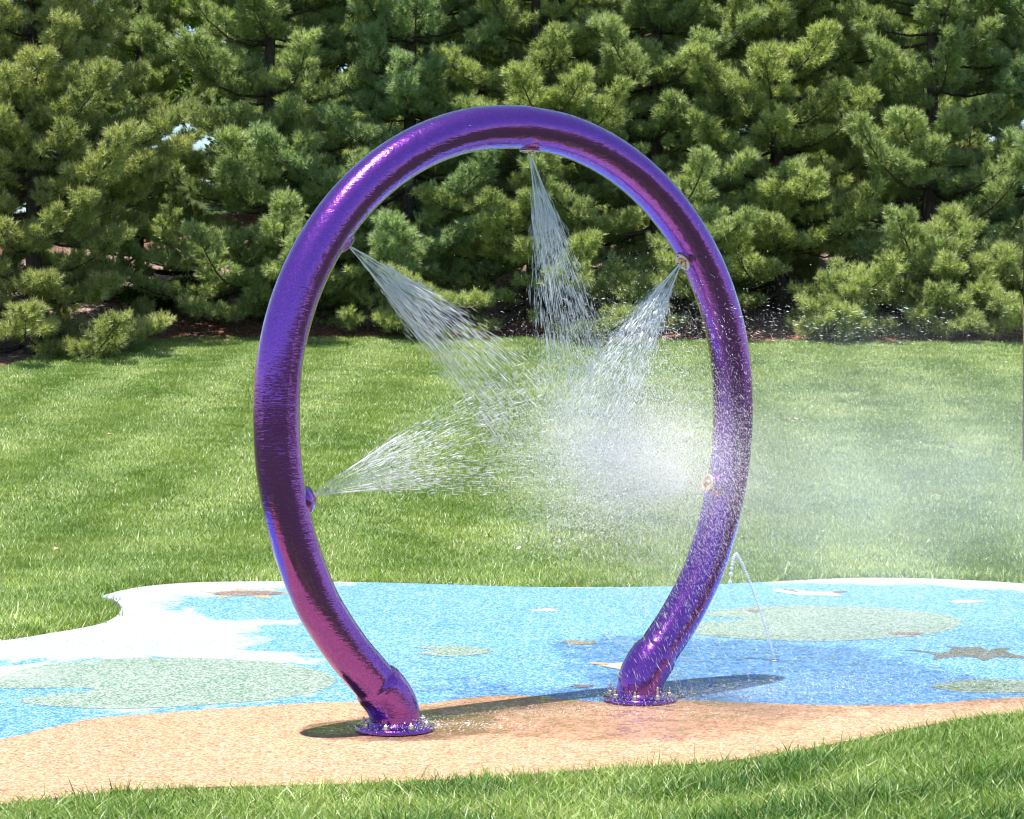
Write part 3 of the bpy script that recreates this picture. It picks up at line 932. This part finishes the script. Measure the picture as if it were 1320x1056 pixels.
def make_broadleaf(seed, H, spread, n_leaf, name='broadleaf_tree', tints=((0.16, 0.24, 0.03), (0.22, 0.30, 0.04), (0.10, 0.18, 0.03)), size=0.075):
    r = np.random.default_rng(seed)
    wood = MB()
    tz = np.linspace(-0.3, H * 0.75, 8)
    tp = np.stack([np.cumsum(r.normal(0, 0.06, 8)), np.cumsum(r.normal(0, 0.06, 8)), tz], 1)
    wood.add(*tube(tp, np.linspace(0.14, 0.03, 8), 8))
    cs, rs = [], []
    for k in range(64):
        z = r.uniform(0.06, 0.8) * H
        az = r.uniform(0, 6.28); L_ = spread * r.uniform(0.4, 1.0) * (1.15 - 0.6 * abs(z / H - 0.45) * 1.6)
        s0 = np.array([np.interp(z, tz, tp[:, 0]), np.interp(z, tz, tp[:, 1]), z])
        t = np.linspace(0, 1, 6)[:, None]
        e_ = np.array([math.cos(az), math.sin(az), r.uniform(0.3, 0.9)]) * L_
        pth = s0 + e_ * t + r.normal(0, 0.06, (6, 3)) * t
        wood.add(*tube(pth, np.linspace(0.035, 0.006, 6), 5))
        for q_ in (3, 4, 5):
            cs.append(pth[q_] + r.normal(0, 0.15, 3)); rs.append(r.uniform(0.3, 0.6) * spread / 2.6)
    per = [n_leaf // len(cs)] * len(cs)
    V, Fc, C = leaf_cloud(cs, rs, per, size, tints, r)
    e = empty(name)
    wood.build('trunk', MAT['bark'], e)
    mesh_np('crown', V, Fc, MAT['leaf'], e, attrs={'tint': C})
    return e
bl = make_broadleaf(5, 9.5, 3.3, 44000, size=0.10)
bl2 = make_broadleaf(9, 8.8, 3.5, 44000, size=0.10)
for k, (x, y, rz, p, lab) in enumerate([(-9.2, 46, 0.4, 0, 'bright green broadleaf tree showing in the patch of sky at the top left'), (4.6, 48, 2.2, 1, 'bright yellow green broadleaf tree glimpsed behind the pines right of the arch'),
                                  (9.8, 47, 1.0, 0, 'bright green broadleaf tree glimpsed behind the pines at the right edge'), (-1.6, 50, 4.0, 1, 'bright green broadleaf tree glimpsed behind the pines above the arch'),
 (7.3, 46, 3.0, 0, 'broadleaf tree glimpsed in the branch gap between the two right pines'), (1.6, 47, 5.0, 1, 'broadleaf tree glimpsed behind the right shoulder of the arch'), (-5.0, 46.5, 2.0, 1, 'broadleaf tree glimpsed behind the left shoulder of the arch')]):
    b0 = (bl, bl2)[p]
    o = b0 if k < 2 else copy_tree(b0)
    o.location = (x, y, float(zg(x, y)) - 1.0); o.rotation_euler = (0, 0, rz)
    if k == 0: o.scale = (0.72, 0.72, 0.72)
    tag(o, lab, 'broadleaf tree', 'broadleaf trees beyond the pines')

def make_shrub(seed, w, h, n_leaf, tints, size):
    r = np.random.default_rng(seed)
    wood = MB(); cs = []; rs = []
    for k in range(14):
        e_ = np.array([r.uniform(-w, w), r.uniform(-w, w) * 0.6, r.uniform(0.4, 1.0) * h])
        t = np.linspace(0, 1, 5)[:, None]
        pth = e_ * t * np.array([0.4, 0.4, 1]) + e_ * t ** 2 * np.array([0.6, 0.6, 0])
        wood.add(*tube(pth, np.linspace(0.012, 0.004, 5), 4))
        cs.append(pth[-1]); rs.append(r.uniform(0.14, 0.26))
        cs.append(pth[2]); rs.append(r.uniform(0.14, 0.26))
    V, Fc, C = leaf_cloud(cs, rs, [n_leaf // len(cs)] * len(cs), size, tints, r, 0.5)
    V[:, 2] = np.maximum(V[:, 2], 0.01)
    e = empty('shrub')
    wood.build('stems', MAT['bark'], e)
    mesh_np('leaves', V, Fc, MAT['leaf'], e, attrs={'tint': C})
    return e
GT = ((0.05, 0.13, 0.015), (0.09, 0.20, 0.02), (0.03, 0.08, 0.015))
for i, (x, y, w, h, lab) in enumerate([(-5.75, 33.4, 0.45, 0.55, 'leafy bright green shrub under the pines at the left of the bank'), (-4.95, 33.6, 0.5, 0.6, 'leafy dark green shrub under the pines, second from the left'), (-4.0, 33.6, 0.45, 0.4, 'low leafy dark shrub at the foot of the trunk left of the arch')]):
    o = make_shrub(300 + i, w, h, 4200, GT, 0.035)
    o.location = (x, y, float(zg(x, y)))
    tag(o, lab, 'shrub', 'shrubs under the pines')

# ------------------------------------------------------------------ post at the right edge
def post_mat():
    M = Mat('weathered_post')
    n = M.noise(14, 5, 0.6)
    M.set(Base_Color=M.ramp(n, [(0.3, (0.20, 0.13, 0.08)), (0.7, (0.42, 0.31, 0.20))]), Roughness=0.8, Normal=M.bump(n, 0.5, 0.01))
    return M.m
px_, py_ = 1325.5, 575
d = ray(px_, py_)
ty = 15.0
for _ in range(60):
    t_ = ty / d[1]
    if CAMZ + d[2] * t_ < float(zg(d[0] * t_, ty)): break
    ty += 0.1
pb = np.array([d[0] * ty / d[1], ty, float(zg(d[0] * ty / d[1], ty))])
ptop = pb[2] + (575 - 245) / F * ty
post = empty('wooden_post', tuple(pb))
mb = MB(); mb.add(*lathe([(0.058, -0.2), (0.058, (ptop - pb[2]) * 0.62), (0.055, (ptop - pb[2]) * 0.62 + 0.01)], (0, 0, 0), (0, 0, 1), 20))
mb.build('shaft', post_mat(), post)
mb = MB(); hh_ = ptop - pb[2]
mb.add(*lathe([(0.060, hh_ * 0.625), (0.060, hh_ - 0.03), (0.045, hh_), (0.01, hh_ + 0.01)], (0, 0, 0), (0, 0, 1), 20))
mb.build('cap', MAT['bark'], post)
tag(post, 'slim brown post on the lawn, only its left side showing at the right edge', 'post')

# ------------------------------------------------------------------ a few dry leaves lying in the turf
lr = np.random.default_rng(77)
LV = []; LF = []
for k, (lx, ly) in enumerate([(1013, 541), (1026, 540), (1032, 541.5), (1130, 471), (1232, 470), (1280, 583), (73, 708), (250, 610), (560, 700), (1160, 690), (880, 980 - 520), (690, 520), (1210, 640), (330, 500), (140, 560)]):
    d = ray(lx, ly); t_ = 10.0
    while CAMZ + d[2] * t_ > float(zg(d[0] * t_, d[1] * t_)) + 0.035 and t_ < 34: t_ += 0.03
    c = np.array([d[0] * t_, d[1] * t_, CAMZ + d[2] * t_])
    a = lr.uniform(0, 6.28); s_ = lr.uniform(0.03, 0.05) * (1.5 if k < 3 else 1)
    ax_ = np.array([math.cos(a), math.sin(a), 0.25]) * s_; bx_ = np.array([-math.sin(a), math.cos(a), 0.35]) * s_ * 0.55
    nn_ = np.array([0, 0, s_ * 0.35])
    LV += [c - ax_, c + bx_ - ax_ * 0.2 + nn_, c + ax_ * 0.9, c - bx_ - ax_ * 0.2 + nn_, c + ax_ * 0.1 - nn_ * 0.2, ]
    b0 = k * 5
    LF += [(b0, b0 + 4, b0 + 1), (b0 + 1, b0 + 4, b0 + 2), (b0 + 2, b0 + 4, b0 + 3), (b0 + 3, b0 + 4, b0)]
ML = Mat('dry_leaf'); ML.set(Base_Color=ML.ramp(ML.noise(40, 3), [(0.3, (0.30, 0.17, 0.08)), (0.7, (0.62, 0.46, 0.30))]), Roughness=0.8)
lo_ = mesh_np('fallen_leaves', LV, LF, ML.m)
tag(lo_, 'a few dry tan leaves scattered on the lawn', 'leaves', kind='stuff')

# ------------------------------------------------------------------ the arch
A0 = on_z(509, 941); A1 = on_z(824.5, 903)
UV = A1 - A0; SPAN = float(np.linalg.norm(UV)); UV /= SPAN
NV = np.array([UV[1], -UV[0]])           # towards the camera side
CEN_S, CEN_Z, RAD, TR = SPAN / 2, 1.385, 1.243, 0.0965
def S(s, z, off=0.0):
    p = A0 + UV * s + NV * off
    return np.array([p[0], p[1], z])
def plane_px(px, py, off=0.0):
    """point where the sight line of a photo pixel meets the arch's own plane"""
    d = ray(px, py)
    p0 = A0 + NV * off
    t = (p0 @ NV) / (d[:2] @ NV)
    return d * t + np.array([0, 0, CAMZ])

arch = empty('water_arch', (float(A0[0] + UV[0] * CEN_S), float(A0[1] + UV[1] * CEN_S), 0))
OFF = np.array(arch.location)
# centre line measured on the photo: a true circle above, legs drawn in a little below, a tight bend to each foot
up = [(1.243 * math.cos(a), 1.39 + 1.243 * math.sin(a)) for a in np.linspace(math.pi / 2, 0.0, 9)]
half = up + [(1.228, 1.12), (1.165, 0.85), (1.070, 0.61), (0.985, 0.47), (0.895, 0.350), (0.818, 0.265), (0.765, 0.208), (0.712, 0.150), (0.680, 0.095), (SPAN / 2, 0.045), (SPAN / 2, 0.008)]
hc = catmull(half, 14, closed=False)
hc = hc[hc[:, 1] > 0.006]
path2 = [(CEN_S - a, b) for a, b in hc[::-1]] + [(CEN_S + a, b) for a, b in hc[1:]]
PP = np.array([S(a, b) for a, b in path2]) - OFF
R_ = np.full(len(PP), TR)
zz_ = np.array([b for a, b in path2])
R_ = TR + 0.013 * np.clip((0.215 - zz_) / 0.02, 0, 1) + 0.006 * np.exp(-((zz_ - 0.212) / 0.009) ** 2)
def tube_np(P, R, k=64):
    T, N_, B = frames(P)
    # keep the frame fixed to the arch plane
    Bn = np.array([NV[0], NV[1], 0.0])
    N_ = np.cross(T, Bn[None].repeat(len(P), 0)); N_ = unit(N_)
    a = np.arange(k) * 2 * math.pi / k
    V = P[:, None, :] + R[:, None, None] * (np.cos(a)[None, :, None] * N_[:, None, :] + np.sin(a)[None, :, None] * Bn[None, None, :])
    i, j = np.meshgrid(np.arange(len(P) - 1), np.arange(k), indexing='ij')
    j2 = (j + 1) % k
    Fc = np.stack([i * k + j, i * k + j2, (i + 1) * k + j2, (i + 1) * k + j], -1).reshape(-1, 4)
    return V.reshape(-1, 3), Fc
V, Fc = tube_np(PP, R_)
tb = mesh_np('tube', V, Fc, MAT['paint'], arch, smooth=True)

def bolt_set(parent, cx, cy, tall=0.024):
    for k in range(8):
        a = math.radians(22.5 + 45 * k + 10)
        x, y = cx + 0.140 * math.cos(a), cy + 0.140 * math.sin(a)
        mb = MB()
        mb.add(*lathe([(0.0155, 0.0245), (0.0155, 0.028), (0.013, 0.0285)], (x, y, 0), (0, 0, 1), 14))
        mb.add(*lathe([(0.011, 0.0287), (0.0115, 0.030), (0.0115, 0.041), (0.009, 0.043)], (x, y, 0), (0, 0, 1), 6))
        hh = 0.0435 + tall * (1 + 0.4 * math.sin(k * 2.3))
        mb.add(*lathe([(0.0052, 0.0432), (0.0052, hh), (0.003, hh + 0.003)], (x, y, 0), (0, 0, 1), 10))
        b_ = mb.build('bolt', MAT['steel'], parent, smooth=False)
for fs, lab in ((0.0, 'round purple base flange at the left foot'), (SPAN, 'round purple base flange at the right foot')):
    p = S(fs, 0) - OFF
    mb = MB()
    mb.add(*lathe([(0.168, 0.002), (0.172, 0.005), (0.172, 0.020), (0.168, 0.0235), (TR + 0.034, 0.024), (TR + 0.020, 0.030), (TR + 0.010, 0.045), (TR + 0.002, 0.06)], (p[0], p[1], 0), (0, 0, 1), 72))
    fl_ = mb.build('base_flange', MAT['paint'], arch)
    md_ = fl_.modifiers.new('e', 'EDGE_SPLIT'); md_.split_angle = math.radians(50)
    fl_['label'] = lab
    bolt_set(fl_, p[0], p[1], 0.004 if fs == 0.0 else 0.026)

NOZ = [142.5, 198.5, 88.0, 36.0, -19.5]
noz_pos = []
for a_ in NOZ:
    a = math.radians(a_)
    di = -np.array([math.cos(a), math.sin(a)])      # towards the centre of the ring
    d3 = np.array([UV[0] * di[0], UV[1] * di[0], di[1]])
    c = S(CEN_S + RAD * math.cos(a), CEN_Z + RAD * math.sin(a)) - OFF
    mb = MB()
    mb.add(*lathe([(0.078, TR - 0.060), (0.070, TR - 0.035), (0.061, TR - 0.020), (0.054, TR - 0.014), (0.050, TR - 0.009), (0.049, TR - 0.003), (0.045, TR - 0.001)], c, d3, 40))
    boss = mb.build('nozzle_boss', MAT['paint'], arch)
    mb = MB()
    h0 = TR - 0.0005
    mb.add(*lathe([(0.040, h0), (0.0455, h0 + 0.001), (0.0465, h0 + 0.004), (0.044, h0 + 0.0065), (0.024, h0 + 0.007), (0.023, h0 + 0.004)], c, d3, 40))
    nz = mb.build('nozzle_plate', MAT['bronze'], boss)
    mb = MB()
    mb.add(*lathe([(0.021, h0 + 0.0042), (0.021, h0 + 0.0075), (0.016, h0 + 0.0105), (0.010, h0 + 0.0115)], c, d3, 24))
    mb.build('nozzle_tip', MAT['brass'], boss)
    q = Vector((0, 0, 1)).rotation_difference(Vector(d3)).to_matrix()
    for k in range(4):
        mb = MB()
        t = math.radians(45 + 90 * k)
        o3 = np.array(q @ Vector((0.034 * math.cos(t), 0.034 * math.sin(t), 0)))
        mb.add(*lathe([(0.0042, h0 + 0.0068), (0.0042, h0 + 0.0082), (0.003, h0 + 0.0090)], c + o3, d3, 8))
        mb.build('screw', MAT['dark'], boss, smooth=False)
    mb = MB()
    o3 = np.array(q @ Vector((0, 0, h0 + 0.0118)))
    bx3 = [np.array(q @ Vector((sx * 0.011, sy * 0.0032, sz * 0.0008))) + c + o3 for sx in (-1, 1) for sy in (-1, 1) for sz in (-1, 1)]
    mb.add(np.array(bx3), [(0, 1, 3, 2), (4, 6, 7, 5), (0, 4, 5, 1), (2, 3, 7, 6), (0, 2, 6, 4), (1, 5, 7, 3)])
    mb.build('slot', MAT['dark'], boss, smooth=False)
    noz_pos.append(c + OFF + d3 * (h0 + 0.012))
tag(arch, 'glossy purple ring shaped spray arch standing on two bolted feet', 'spray arch')

# ------------------------------------------------------------------ water
def drops(P, D, Ln, Wd):
    """elongated drops: 6-vertex spindles along D"""
    n = len(P)
    D = unit(D)
    a = unit(np.cross(D, rng.normal(0, 1, (n, 3)))); b = np.cross(D, a)
    w = Wd[:, None] / 2; l = Ln[:, None] / 2
    V = np.stack([P - D * l, P + a * w, P + b * w, P - a * w, P - b * w, P + D * l], 1).reshape(-1, 3)
    T = np.array([(0, 2, 1), (0, 3, 2), (0, 4, 3), (0, 1, 4), (5, 1, 2), (5, 2, 3), (5, 3, 4), (5, 4, 1)])
    Fc = (np.arange(n)[:, None, None] * 6 + T[None]).reshape(-1, 3)
    return V, Fc

N3 = np.array([NV[0], NV[1], 0.0])
def jet(i, e1, e2, R0, R1, n, label, thick=0.05, v=7.5, ln=0.035, wd=0.0030, falloff=1.4, film=True, streaks=26, spread=0.02, op=(0.5, 0.12)):
    """i nozzle; e1/e2: photo pixels the two edges of the fan pass through (in the arch plane)"""
    O = noz_pos[i]
    d1 = unit(plane_px(*e1) - O); d2 = unit(plane_px(*e2) - O)
    root = empty('water_jet', tuple(O))
    if film:
        na, nr = 40, 26
        a = np.linspace(0, 1, na)[:, None, None]; r_ = np.linspace(0.0, 1, nr)[None, :, None]
        Rm = (R0 * (1.05 + 0.30 * np.sin(np.linspace(0, 9, na) * 2.1 + i) * rng.uniform(0.3, 1, na)))[:, None, None]
        D = unit(d1 * (1 - a) + d2 * a)
        rr = r_ * Rm
        Pf = O + D * rr + N3 * (0.010 * np.sin(a * 7 + i) * r_ + thick * 0.5 * rr * np.sin(a * math.pi)) - np.array([0, 0, 1.0]) * 0.5 * 9.81 * (rr / v) ** 2
        tk = N3 * 0.0015
        V = np.concatenate([(Pf + tk).reshape(-1, 3), (Pf - tk).reshape(-1, 3)])
        ii_, jj_ = np.meshgrid(np.arange(na - 1), np.arange(nr - 1), indexing='ij')
        q_ = (ii_ * nr + jj_).ravel()
        f1 = np.stack([q_, q_ + 1, q_ + nr + 1, q_ + nr], 1)
        Fc = np.concatenate([f1, f1[:, ::-1] + na * nr])
        A_ = np.broadcast_to(a, (na, nr, 1))[..., 0]; Rr_ = np.broadcast_to(r_, (na, nr, 1))[..., 0]
        edge = np.exp(-(A_ / 0.035) ** 2) + np.exp(-((1 - A_) / 0.035) ** 2)
        op_ = op[1] + op[0] * edge + 0.05 * Rr_ ** 2
        op_ = op_ * np.clip((1.02 - Rr_) / 0.25, 0, 1)
        uvw = np.stack([A_ * 3.2, Rr_ * 0.55, A_ * 0], -1).reshape(-1, 3)
        at = {'streak': np.tile(op_.ravel(), 2)}
        fo = mesh_np('water_sheet', V - O, Fc, MAT['film'], root, attrs=at, smooth=True)
        ua = fo.data.attributes.new('uvw', 'FLOAT_VECTOR', 'POINT')
        ua.data.foreach_set('vector', np.tile(uvw, (2, 1)).astype(np.float32).ravel())
        # rims and ribs of the sheet
        mb = MB()
        for aa, wr in [(0.0, 0.0032), (1.0, 0.0032)] + [(x, 0.0011) for x in rng.uniform(0.05, 0.95, 7)]:
            D0 = unit(d1 * (1 - aa) + d2 * aa)
            r1 = np.linspace(0.0 if wr > 0.002 else rng.uniform(0.1, 0.5) * R0, R0 * rng.uniform(0.9, 1.3), 16)[:, None]
            Pt = O + D0 * r1 + N3 * (0.010 * math.sin(aa * 7 + i) * r1 / R0 + thick * 0.5 * r1 * math.sin(aa * math.pi)) - np.array([0, 0, 1.0]) * 0.5 * 9.81 * (r1 / v) ** 2
            mb.add(*tube(Pt - O, wr * (1 + 0.3 * rng.normal(0, 1, 16)).clip(0.4, 1.6), 6))
        mb.build('water_rim', MAT['drops'], root)
    # drops, many running in threads
    nthr = streaks * 14
    ta = np.clip(rng.beta(0.8, 0.8, nthr), 0, 1); to = rng.normal(0, 1, nthr)
    k = rng.integers(0, nthr, n)
    a = np.clip(ta[k] + rng.normal(0, spread, n), -0.04, 1.04)[:, None]
    o_ = (to[k] + rng.normal(0, 0.45, n))[:, None]
    u_ = rng.uniform(0, 1, n) ** falloff
    rr = (R0 * rng.uniform(0.55, 1.25, n) + (R1 - R0) * u_)[:, None]
    D = unit(d1 * (1 - a) + d2 * a + N3 * o_ * thick)
    P = O + D * rr - np.array([0, 0, 1.0]) * 0.5 * 9.81 * (rr / v) ** 2
    P += rng.normal(0, 1, (n, 3)) * (0.006 + 0.035 * (rr - R0 * 0.55).clip(0))
    vel = D * v - np.array([0, 0, 1.0]) * 9.81 * rr / v + rng.normal(0, 0.35, (n, 3))
    sz = np.exp(rng.normal(-0.45, 0.55, n)).clip(0.2, 2.2)
    L_ = ln * rng.uniform(0.4, 1.2, n) * sz ** 0.6; w_ = wd * sz
    V, Fc = drops(P, vel, L_, w_)
    ok = (V.reshape(-1, 6, 3)[:, :, 2].min(1) > 0.01)
    V = V.reshape(-1, 6, 3)[ok].reshape(-1, 3); Fc = (np.arange(ok.sum())[:, None, None] * 6 + np.array([(0, 2, 1), (0, 3, 2), (0, 4, 3), (0, 1, 4), (5, 1, 2), (5, 2, 3), (5, 3, 4), (5, 4, 1)])[None]).reshape(-1, 3)
    dr = mesh_np('droplets', V - O, Fc, MAT['drops'], root)
    dr['kind'] = 'stuff'
    tag(root, label, 'water jet', 'water jets of the arch')
    return root

jet(0, (553, 440), (640, 420), 0.36, 1.15, 3900, 'fan of water from the upper left nozzle falling towards the lawn', ln=0.07, wd=0.0020, falloff=1.9)
jet(1, (470, 588), (520, 624), 0.42, 1.30, 4600, 'low fan of water from the lower left nozzle spreading to the right', ln=0.045, wd=0.0018, thick=0.06, falloff=1.8)
jet(2, (704, 440), (776, 430), 0.30, 1.15, 3900, 'narrow jet of water falling from the top nozzle of the arch', thick=0.05, ln=0.065, wd=0.0022, falloff=1.6)
jet(3, (782, 440), (842, 440), 0.26, 0.95, 6800, 'jet of water from the upper right nozzle falling to the left', thick=0.07, wd=0.0020, ln=0.036, falloff=1.4)
jet(4, (740, 520), (745, 668), 0.15, 1.0, 16000, 'wide white spray from the lower right nozzle blowing to the left', thick=0.22, ln=0.014, wd=0.0016, film=False, falloff=1.0, v=5.5)

# spray cloud: fine drops hanging and drifting where the jets meet
def cloud(parts, name, label, kind='stuff'):
    Vs = []; Fs = []; n0 = 0
    for (c, sig, n, dirv, ln, wd) in parts:
        P = np.array(c) + rng.normal(0, 1, (n, 3)) @ np.array(sig)
        D = unit(np.array(dirv) / np.linalg.norm(dirv) + rng.normal(0, 0.13, (n, 3)))
        ok = (P[:, 2] > 0.02)
        P = P[ok]; D = D[ok]; m = len(P)
        sz = np.exp(rng.normal(-0.25, 0.45, m)).clip(0.3, 2.2)
        V, Fc = drops(P, D, ln * rng.uniform(0.4, 1.3, m) * sz ** 0.5, wd * sz)
        Vs.append(V); Fs.append(Fc + n0); n0 += len(V)
    o = mesh_np(name, np.concatenate(Vs), np.concatenate(Fs), MAT['fog'])
    return tag(o, label, 'spray', kind=kind)
def sig(a, b, c, tiltz=0.0):
    """spread along the arch plane, across it, and up"""
    return np.array([[UV[0] * a, UV[1] * a, a * tiltz], [NV[0] * b, NV[1] * b, 0], [0, 0, c]])
cp = lambda x, y, off=0.0: plane_px(x, y, off)
U3 = (UV[0], UV[1], 0)
cloud([
    (cp(800, 500), sig(0.085, 0.36, 0.19, -0.3), 20000, (UV[0] * 0.35, UV[1] * 0.35, -1), 0.008, 0.0017),
    (cp(825, 590), sig(0.14, 0.34, 0.12, -0.4), 30000, (UV[0] * 0.6, UV[1] * 0.6, -0.9), 0.007, 0.0017),
    (cp(830, 580), sig(0.11, 0.42, 0.15, -0.6), 170000, (UV[0] * 0.6, UV[1] * 0.6, -0.9), 0.0017, 0.0015),
    (cp(800, 610), sig(0.20, 0.40, 0.22), 75000, (UV[0] * 0.6, UV[1] * 0.6, -0.9), 0.0017, 0.0014),
    (cp(780, 640), sig(0.24, 0.25, 0.17), 7000, (UV[0] * 0.3, UV[1] * 0.3, -1), 0.010, 0.0016),
    (cp(690, 560), sig(0.22, 0.2, 0.24), 2000, (UV[0] * 0.5, UV[1] * 0.5, -0.8), 0.012, 0.0016),
    (cp(860, 690), sig(0.20, 0.30, 0.16), 9000, (UV[0] * 0.5, UV[1] * 0.5, -0.9), 0.010, 0.0016),
    (cp(905, 600, 0.22), sig(0.20, 0.10, 0.36), 1100, (UV[0] * 0.62, UV[1] * 0.62, -0.8), 0.030, 0.0013),
    (cp(860, 800, 0.22), sig(0.20, 0.12, 0.20), 900, (UV[0] * 0.5, UV[1] * 0.5, -1), 0.034, 0.0015),
], 'spray_cloud', 'white cloud of fine spray where the jets meet inside the arch')
cloud([
    (cp(1090, 600, -0.3), sig(0.9, 0.7, 0.4), 30000, (UV[0], UV[1], -0.35), 0.006, 0.0018),
    (cp(1080, 415, -0.3), sig(0.60, 0.5, 0.05), 230, (UV[0], UV[1], -0.06), 0.030, 0.0020),
    (cp(1000, 430, -0.3), sig(0.60, 0.5, 0.12), 200, (UV[0], UV[1], -0.12), 0.024, 0.0022),
    (cp(830, 425, 0.1), sig(0.25, 0.3, 0.09), 260, (UV[0], UV[1], -0.2), 0.022, 0.0022),
    (cp(1080, 820, -0.2), sig(0.6, 0.5, 0.22), 3500, (UV[0] * 0.7, UV[1] * 0.7, -0.8), 0.012, 0.002),
], 'drifting_spray', 'thin veil of drops drifting off to the right of the arch')
# drops bouncing off the wet surface near the feet
cloud([
    (np.append(on_z(900, 902), 0.03), np.diag([0.30, 0.16, 0.022]), 9000, (0.3, 0, 1), 0.004, 0.0017),
    (np.append(on_z(740, 925), 0.02), np.diag([0.45, 0.14, 0.010]), 8000, (0.3, 0, 1), 0.0035, 0.0016),
    (np.append(on_z(600, 944), 0.02), np.diag([0.16, 0.06, 0.012]), 800, (1, 0, 0.2), 0.010, 0.0018),
    (np.append(on_z(1050, 890), 0.02), np.diag([0.45, 0.25, 0.02]), 4200, (0.3, 0, 1), 0.006, 0.0022),
    (np.append(on_z(510, 941), 0.035), np.diag([0.12, 0.10, 0.010]), 1300, (0.3, 0, 1), 0.005, 0.002),
], 'splashing_drops', 'low splashing drops bouncing off the rubber around the feet')

# ground jet behind the right leg: a beaded stream rising from a small spout and falling back
gp = on_z(999, 852)
fin = plane_px(945, 716, -0.1)
gb = np.array([gp[0], gp[1], 0.0])
apex = gb + ray(0, 0) * 0
d_ = ray(948, 716); ap = d_ * ((gp[1] - 0.05) / d_[1]) + np.array([0, 0, CAMZ])
root = empty('ground_jet', (gp[0], gp[1], 0))
mb = MB(); mb.add(*lathe([(0.028, 0.0005), (0.030, 0.003), (0.026, 0.006), (0.010, 0.007)], (0, 0, 0), (0, 0, 1), 24))
mb.build('spout', MAT['steel'], root)
t = np.linspace(0, 1, 46)
vx = (ap - gb)
arc = np.stack([gb[0] + vx[0] * t, gb[1] + vx[1] * t, 0.01 + ap[2] * (1 - (1 - t) ** 1.28)], 1)
mb = MB()
tt2 = np.linspace(0, 1, 360)
arc2 = np.stack([np.interp(tt2, t, arc[:, q_]) for q_ in range(3)], 1)
tail = ap + np.stack([np.linspace(0, -0.03, 60), np.zeros(60), -np.linspace(0, 1, 60) ** 2 * 0.16], 1)
arc2 = np.concatenate([arc2, tail[1:]])
k2 = np.arange(len(arc2)); prog = np.minimum(k2 / 360, 1)
rr = 0.0042 + 0.0022 * prog
rr = rr * (1 + (0.25 + 0.55 * prog) * np.sin(k2 * 0.9 + 2 * np.sin(k2 * 0.13))) + 0.0006
mb.add(*tube(arc2 - gb, rr, 8))
mb.build('stream', MAT['drops'], root)
tag(root, 'thin beaded stream of water leaping from a flush spout behind the right leg', 'ground jet')

# ------------------------------------------------------------------ mist: real drifting vapour, thickest where the jets meet
def mist_mat(name, peak, ns):
    M = Mat(name)
    M.t.nodes.remove(M.b)
    tc = M.n('ShaderNodeTexCoord').outputs['Object']
    ln = M.n('ShaderNodeVectorMath', operation='LENGTH'); M.l(tc, ln.inputs[0])
    fall = M.map(ln.outputs['Value'], 1.0, 0.05, 0, 1, smooth=True)
    nz = M.map(M.noise(ns, 4, 0.6), 0.36, 0.64, 0.35, 1.5)
    den = M.math('MULTIPLY', M.math('MULTIPLY', fall, nz), peak)
    pv = M.n('ShaderNodeVolumePrincipled')
    pv.inputs['Color'].default_value = (0.97, 0.985, 1, 1)
    pv.inputs['Anisotropy'].default_value = 0.0
    M.l(den, pv.inputs['Density'])
    M.l(pv.outputs[0], M.out.inputs['Volume'])
    return M.m
def mist(c, r, peak, ns, label, rot=0.0):
    bm_v = []
    import bmesh
    bm = bmesh.new(); bmesh.ops.create_icosphere(bm, subdivisions=3, radius=1.0)
    me = bpy.data.meshes.new('mist'); bm.to_mesh(me); bm.free()
    me.materials.append(mist_mat('mist', peak, ns))
    o = bpy.data.objects.new('mist', me); COL.objects.link(o)
    o.location = tuple(c); o.scale = r; o.rotation_euler = (0, 0, rot)
    return tag(o, label, 'mist', kind='stuff')
ry = math.atan2(UV[1], UV[0])
mist(cp(1150, 640, -0.5), (2.4, 1.5, 1.15), 0.15, 1.5, 'pale mist drifting over the lawn right of the arch', ry)

# ------------------------------------------------------------------ unseen pines added behind the camera to mirror dark in the arch paint
psrc = bpy.data.collections.new('wood_shapes')
for o in protos[:2]:
    for ch in o.children:
        if ch.name.startswith('crown'):
            c = ch.copy(); c.parent = None; psrc.objects.link(c)
wm = bpy.data.meshes.new('wood_points')
wp = [(x + rng.uniform(-0.6, 0.6), -40 + rng.uniform(-1.5, 1.5) + 0.006 * x * x, -0.1) for x in np.arange(-57, 58, 3.2)]
wm.from_pydata(wp, [], [])
wo = bpy.data.objects.new('wood', wm); COL.objects.link(wo)
ng2 = bpy.data.node_groups.new('plant_wood', 'GeometryNodeTree')
ng2.interface.new_socket('Geometry', in_out='INPUT', socket_type='NodeSocketGeometry')
ng2.interface.new_socket('Geometry', in_out='OUTPUT', socket_type='NodeSocketGeometry')
N = ng2.nodes; L = ng2.links
gi = N.new('NodeGroupInput'); gout = N.new('NodeGroupOutput'); ip = N.new('GeometryNodeInstanceOnPoints')
ci = N.new('GeometryNodeCollectionInfo'); ci.inputs['Collection'].default_value = psrc
ci.inputs['Separate Children'].default_value = True; ci.inputs['Reset Children'].default_value = True
ip.inputs['Pick Instance'].default_value = True
L.new(gi.outputs[0], ip.inputs['Points']); L.new(ci.outputs[0], ip.inputs['Instance']); L.new(ip.outputs[0], gout.inputs[0])
wo.modifiers.new('plant_wood', 'NODES').node_group = ng2
tag(wo, 'unseen row of pines added behind the camera for the arch reflections', 'wood', kind='stuff')
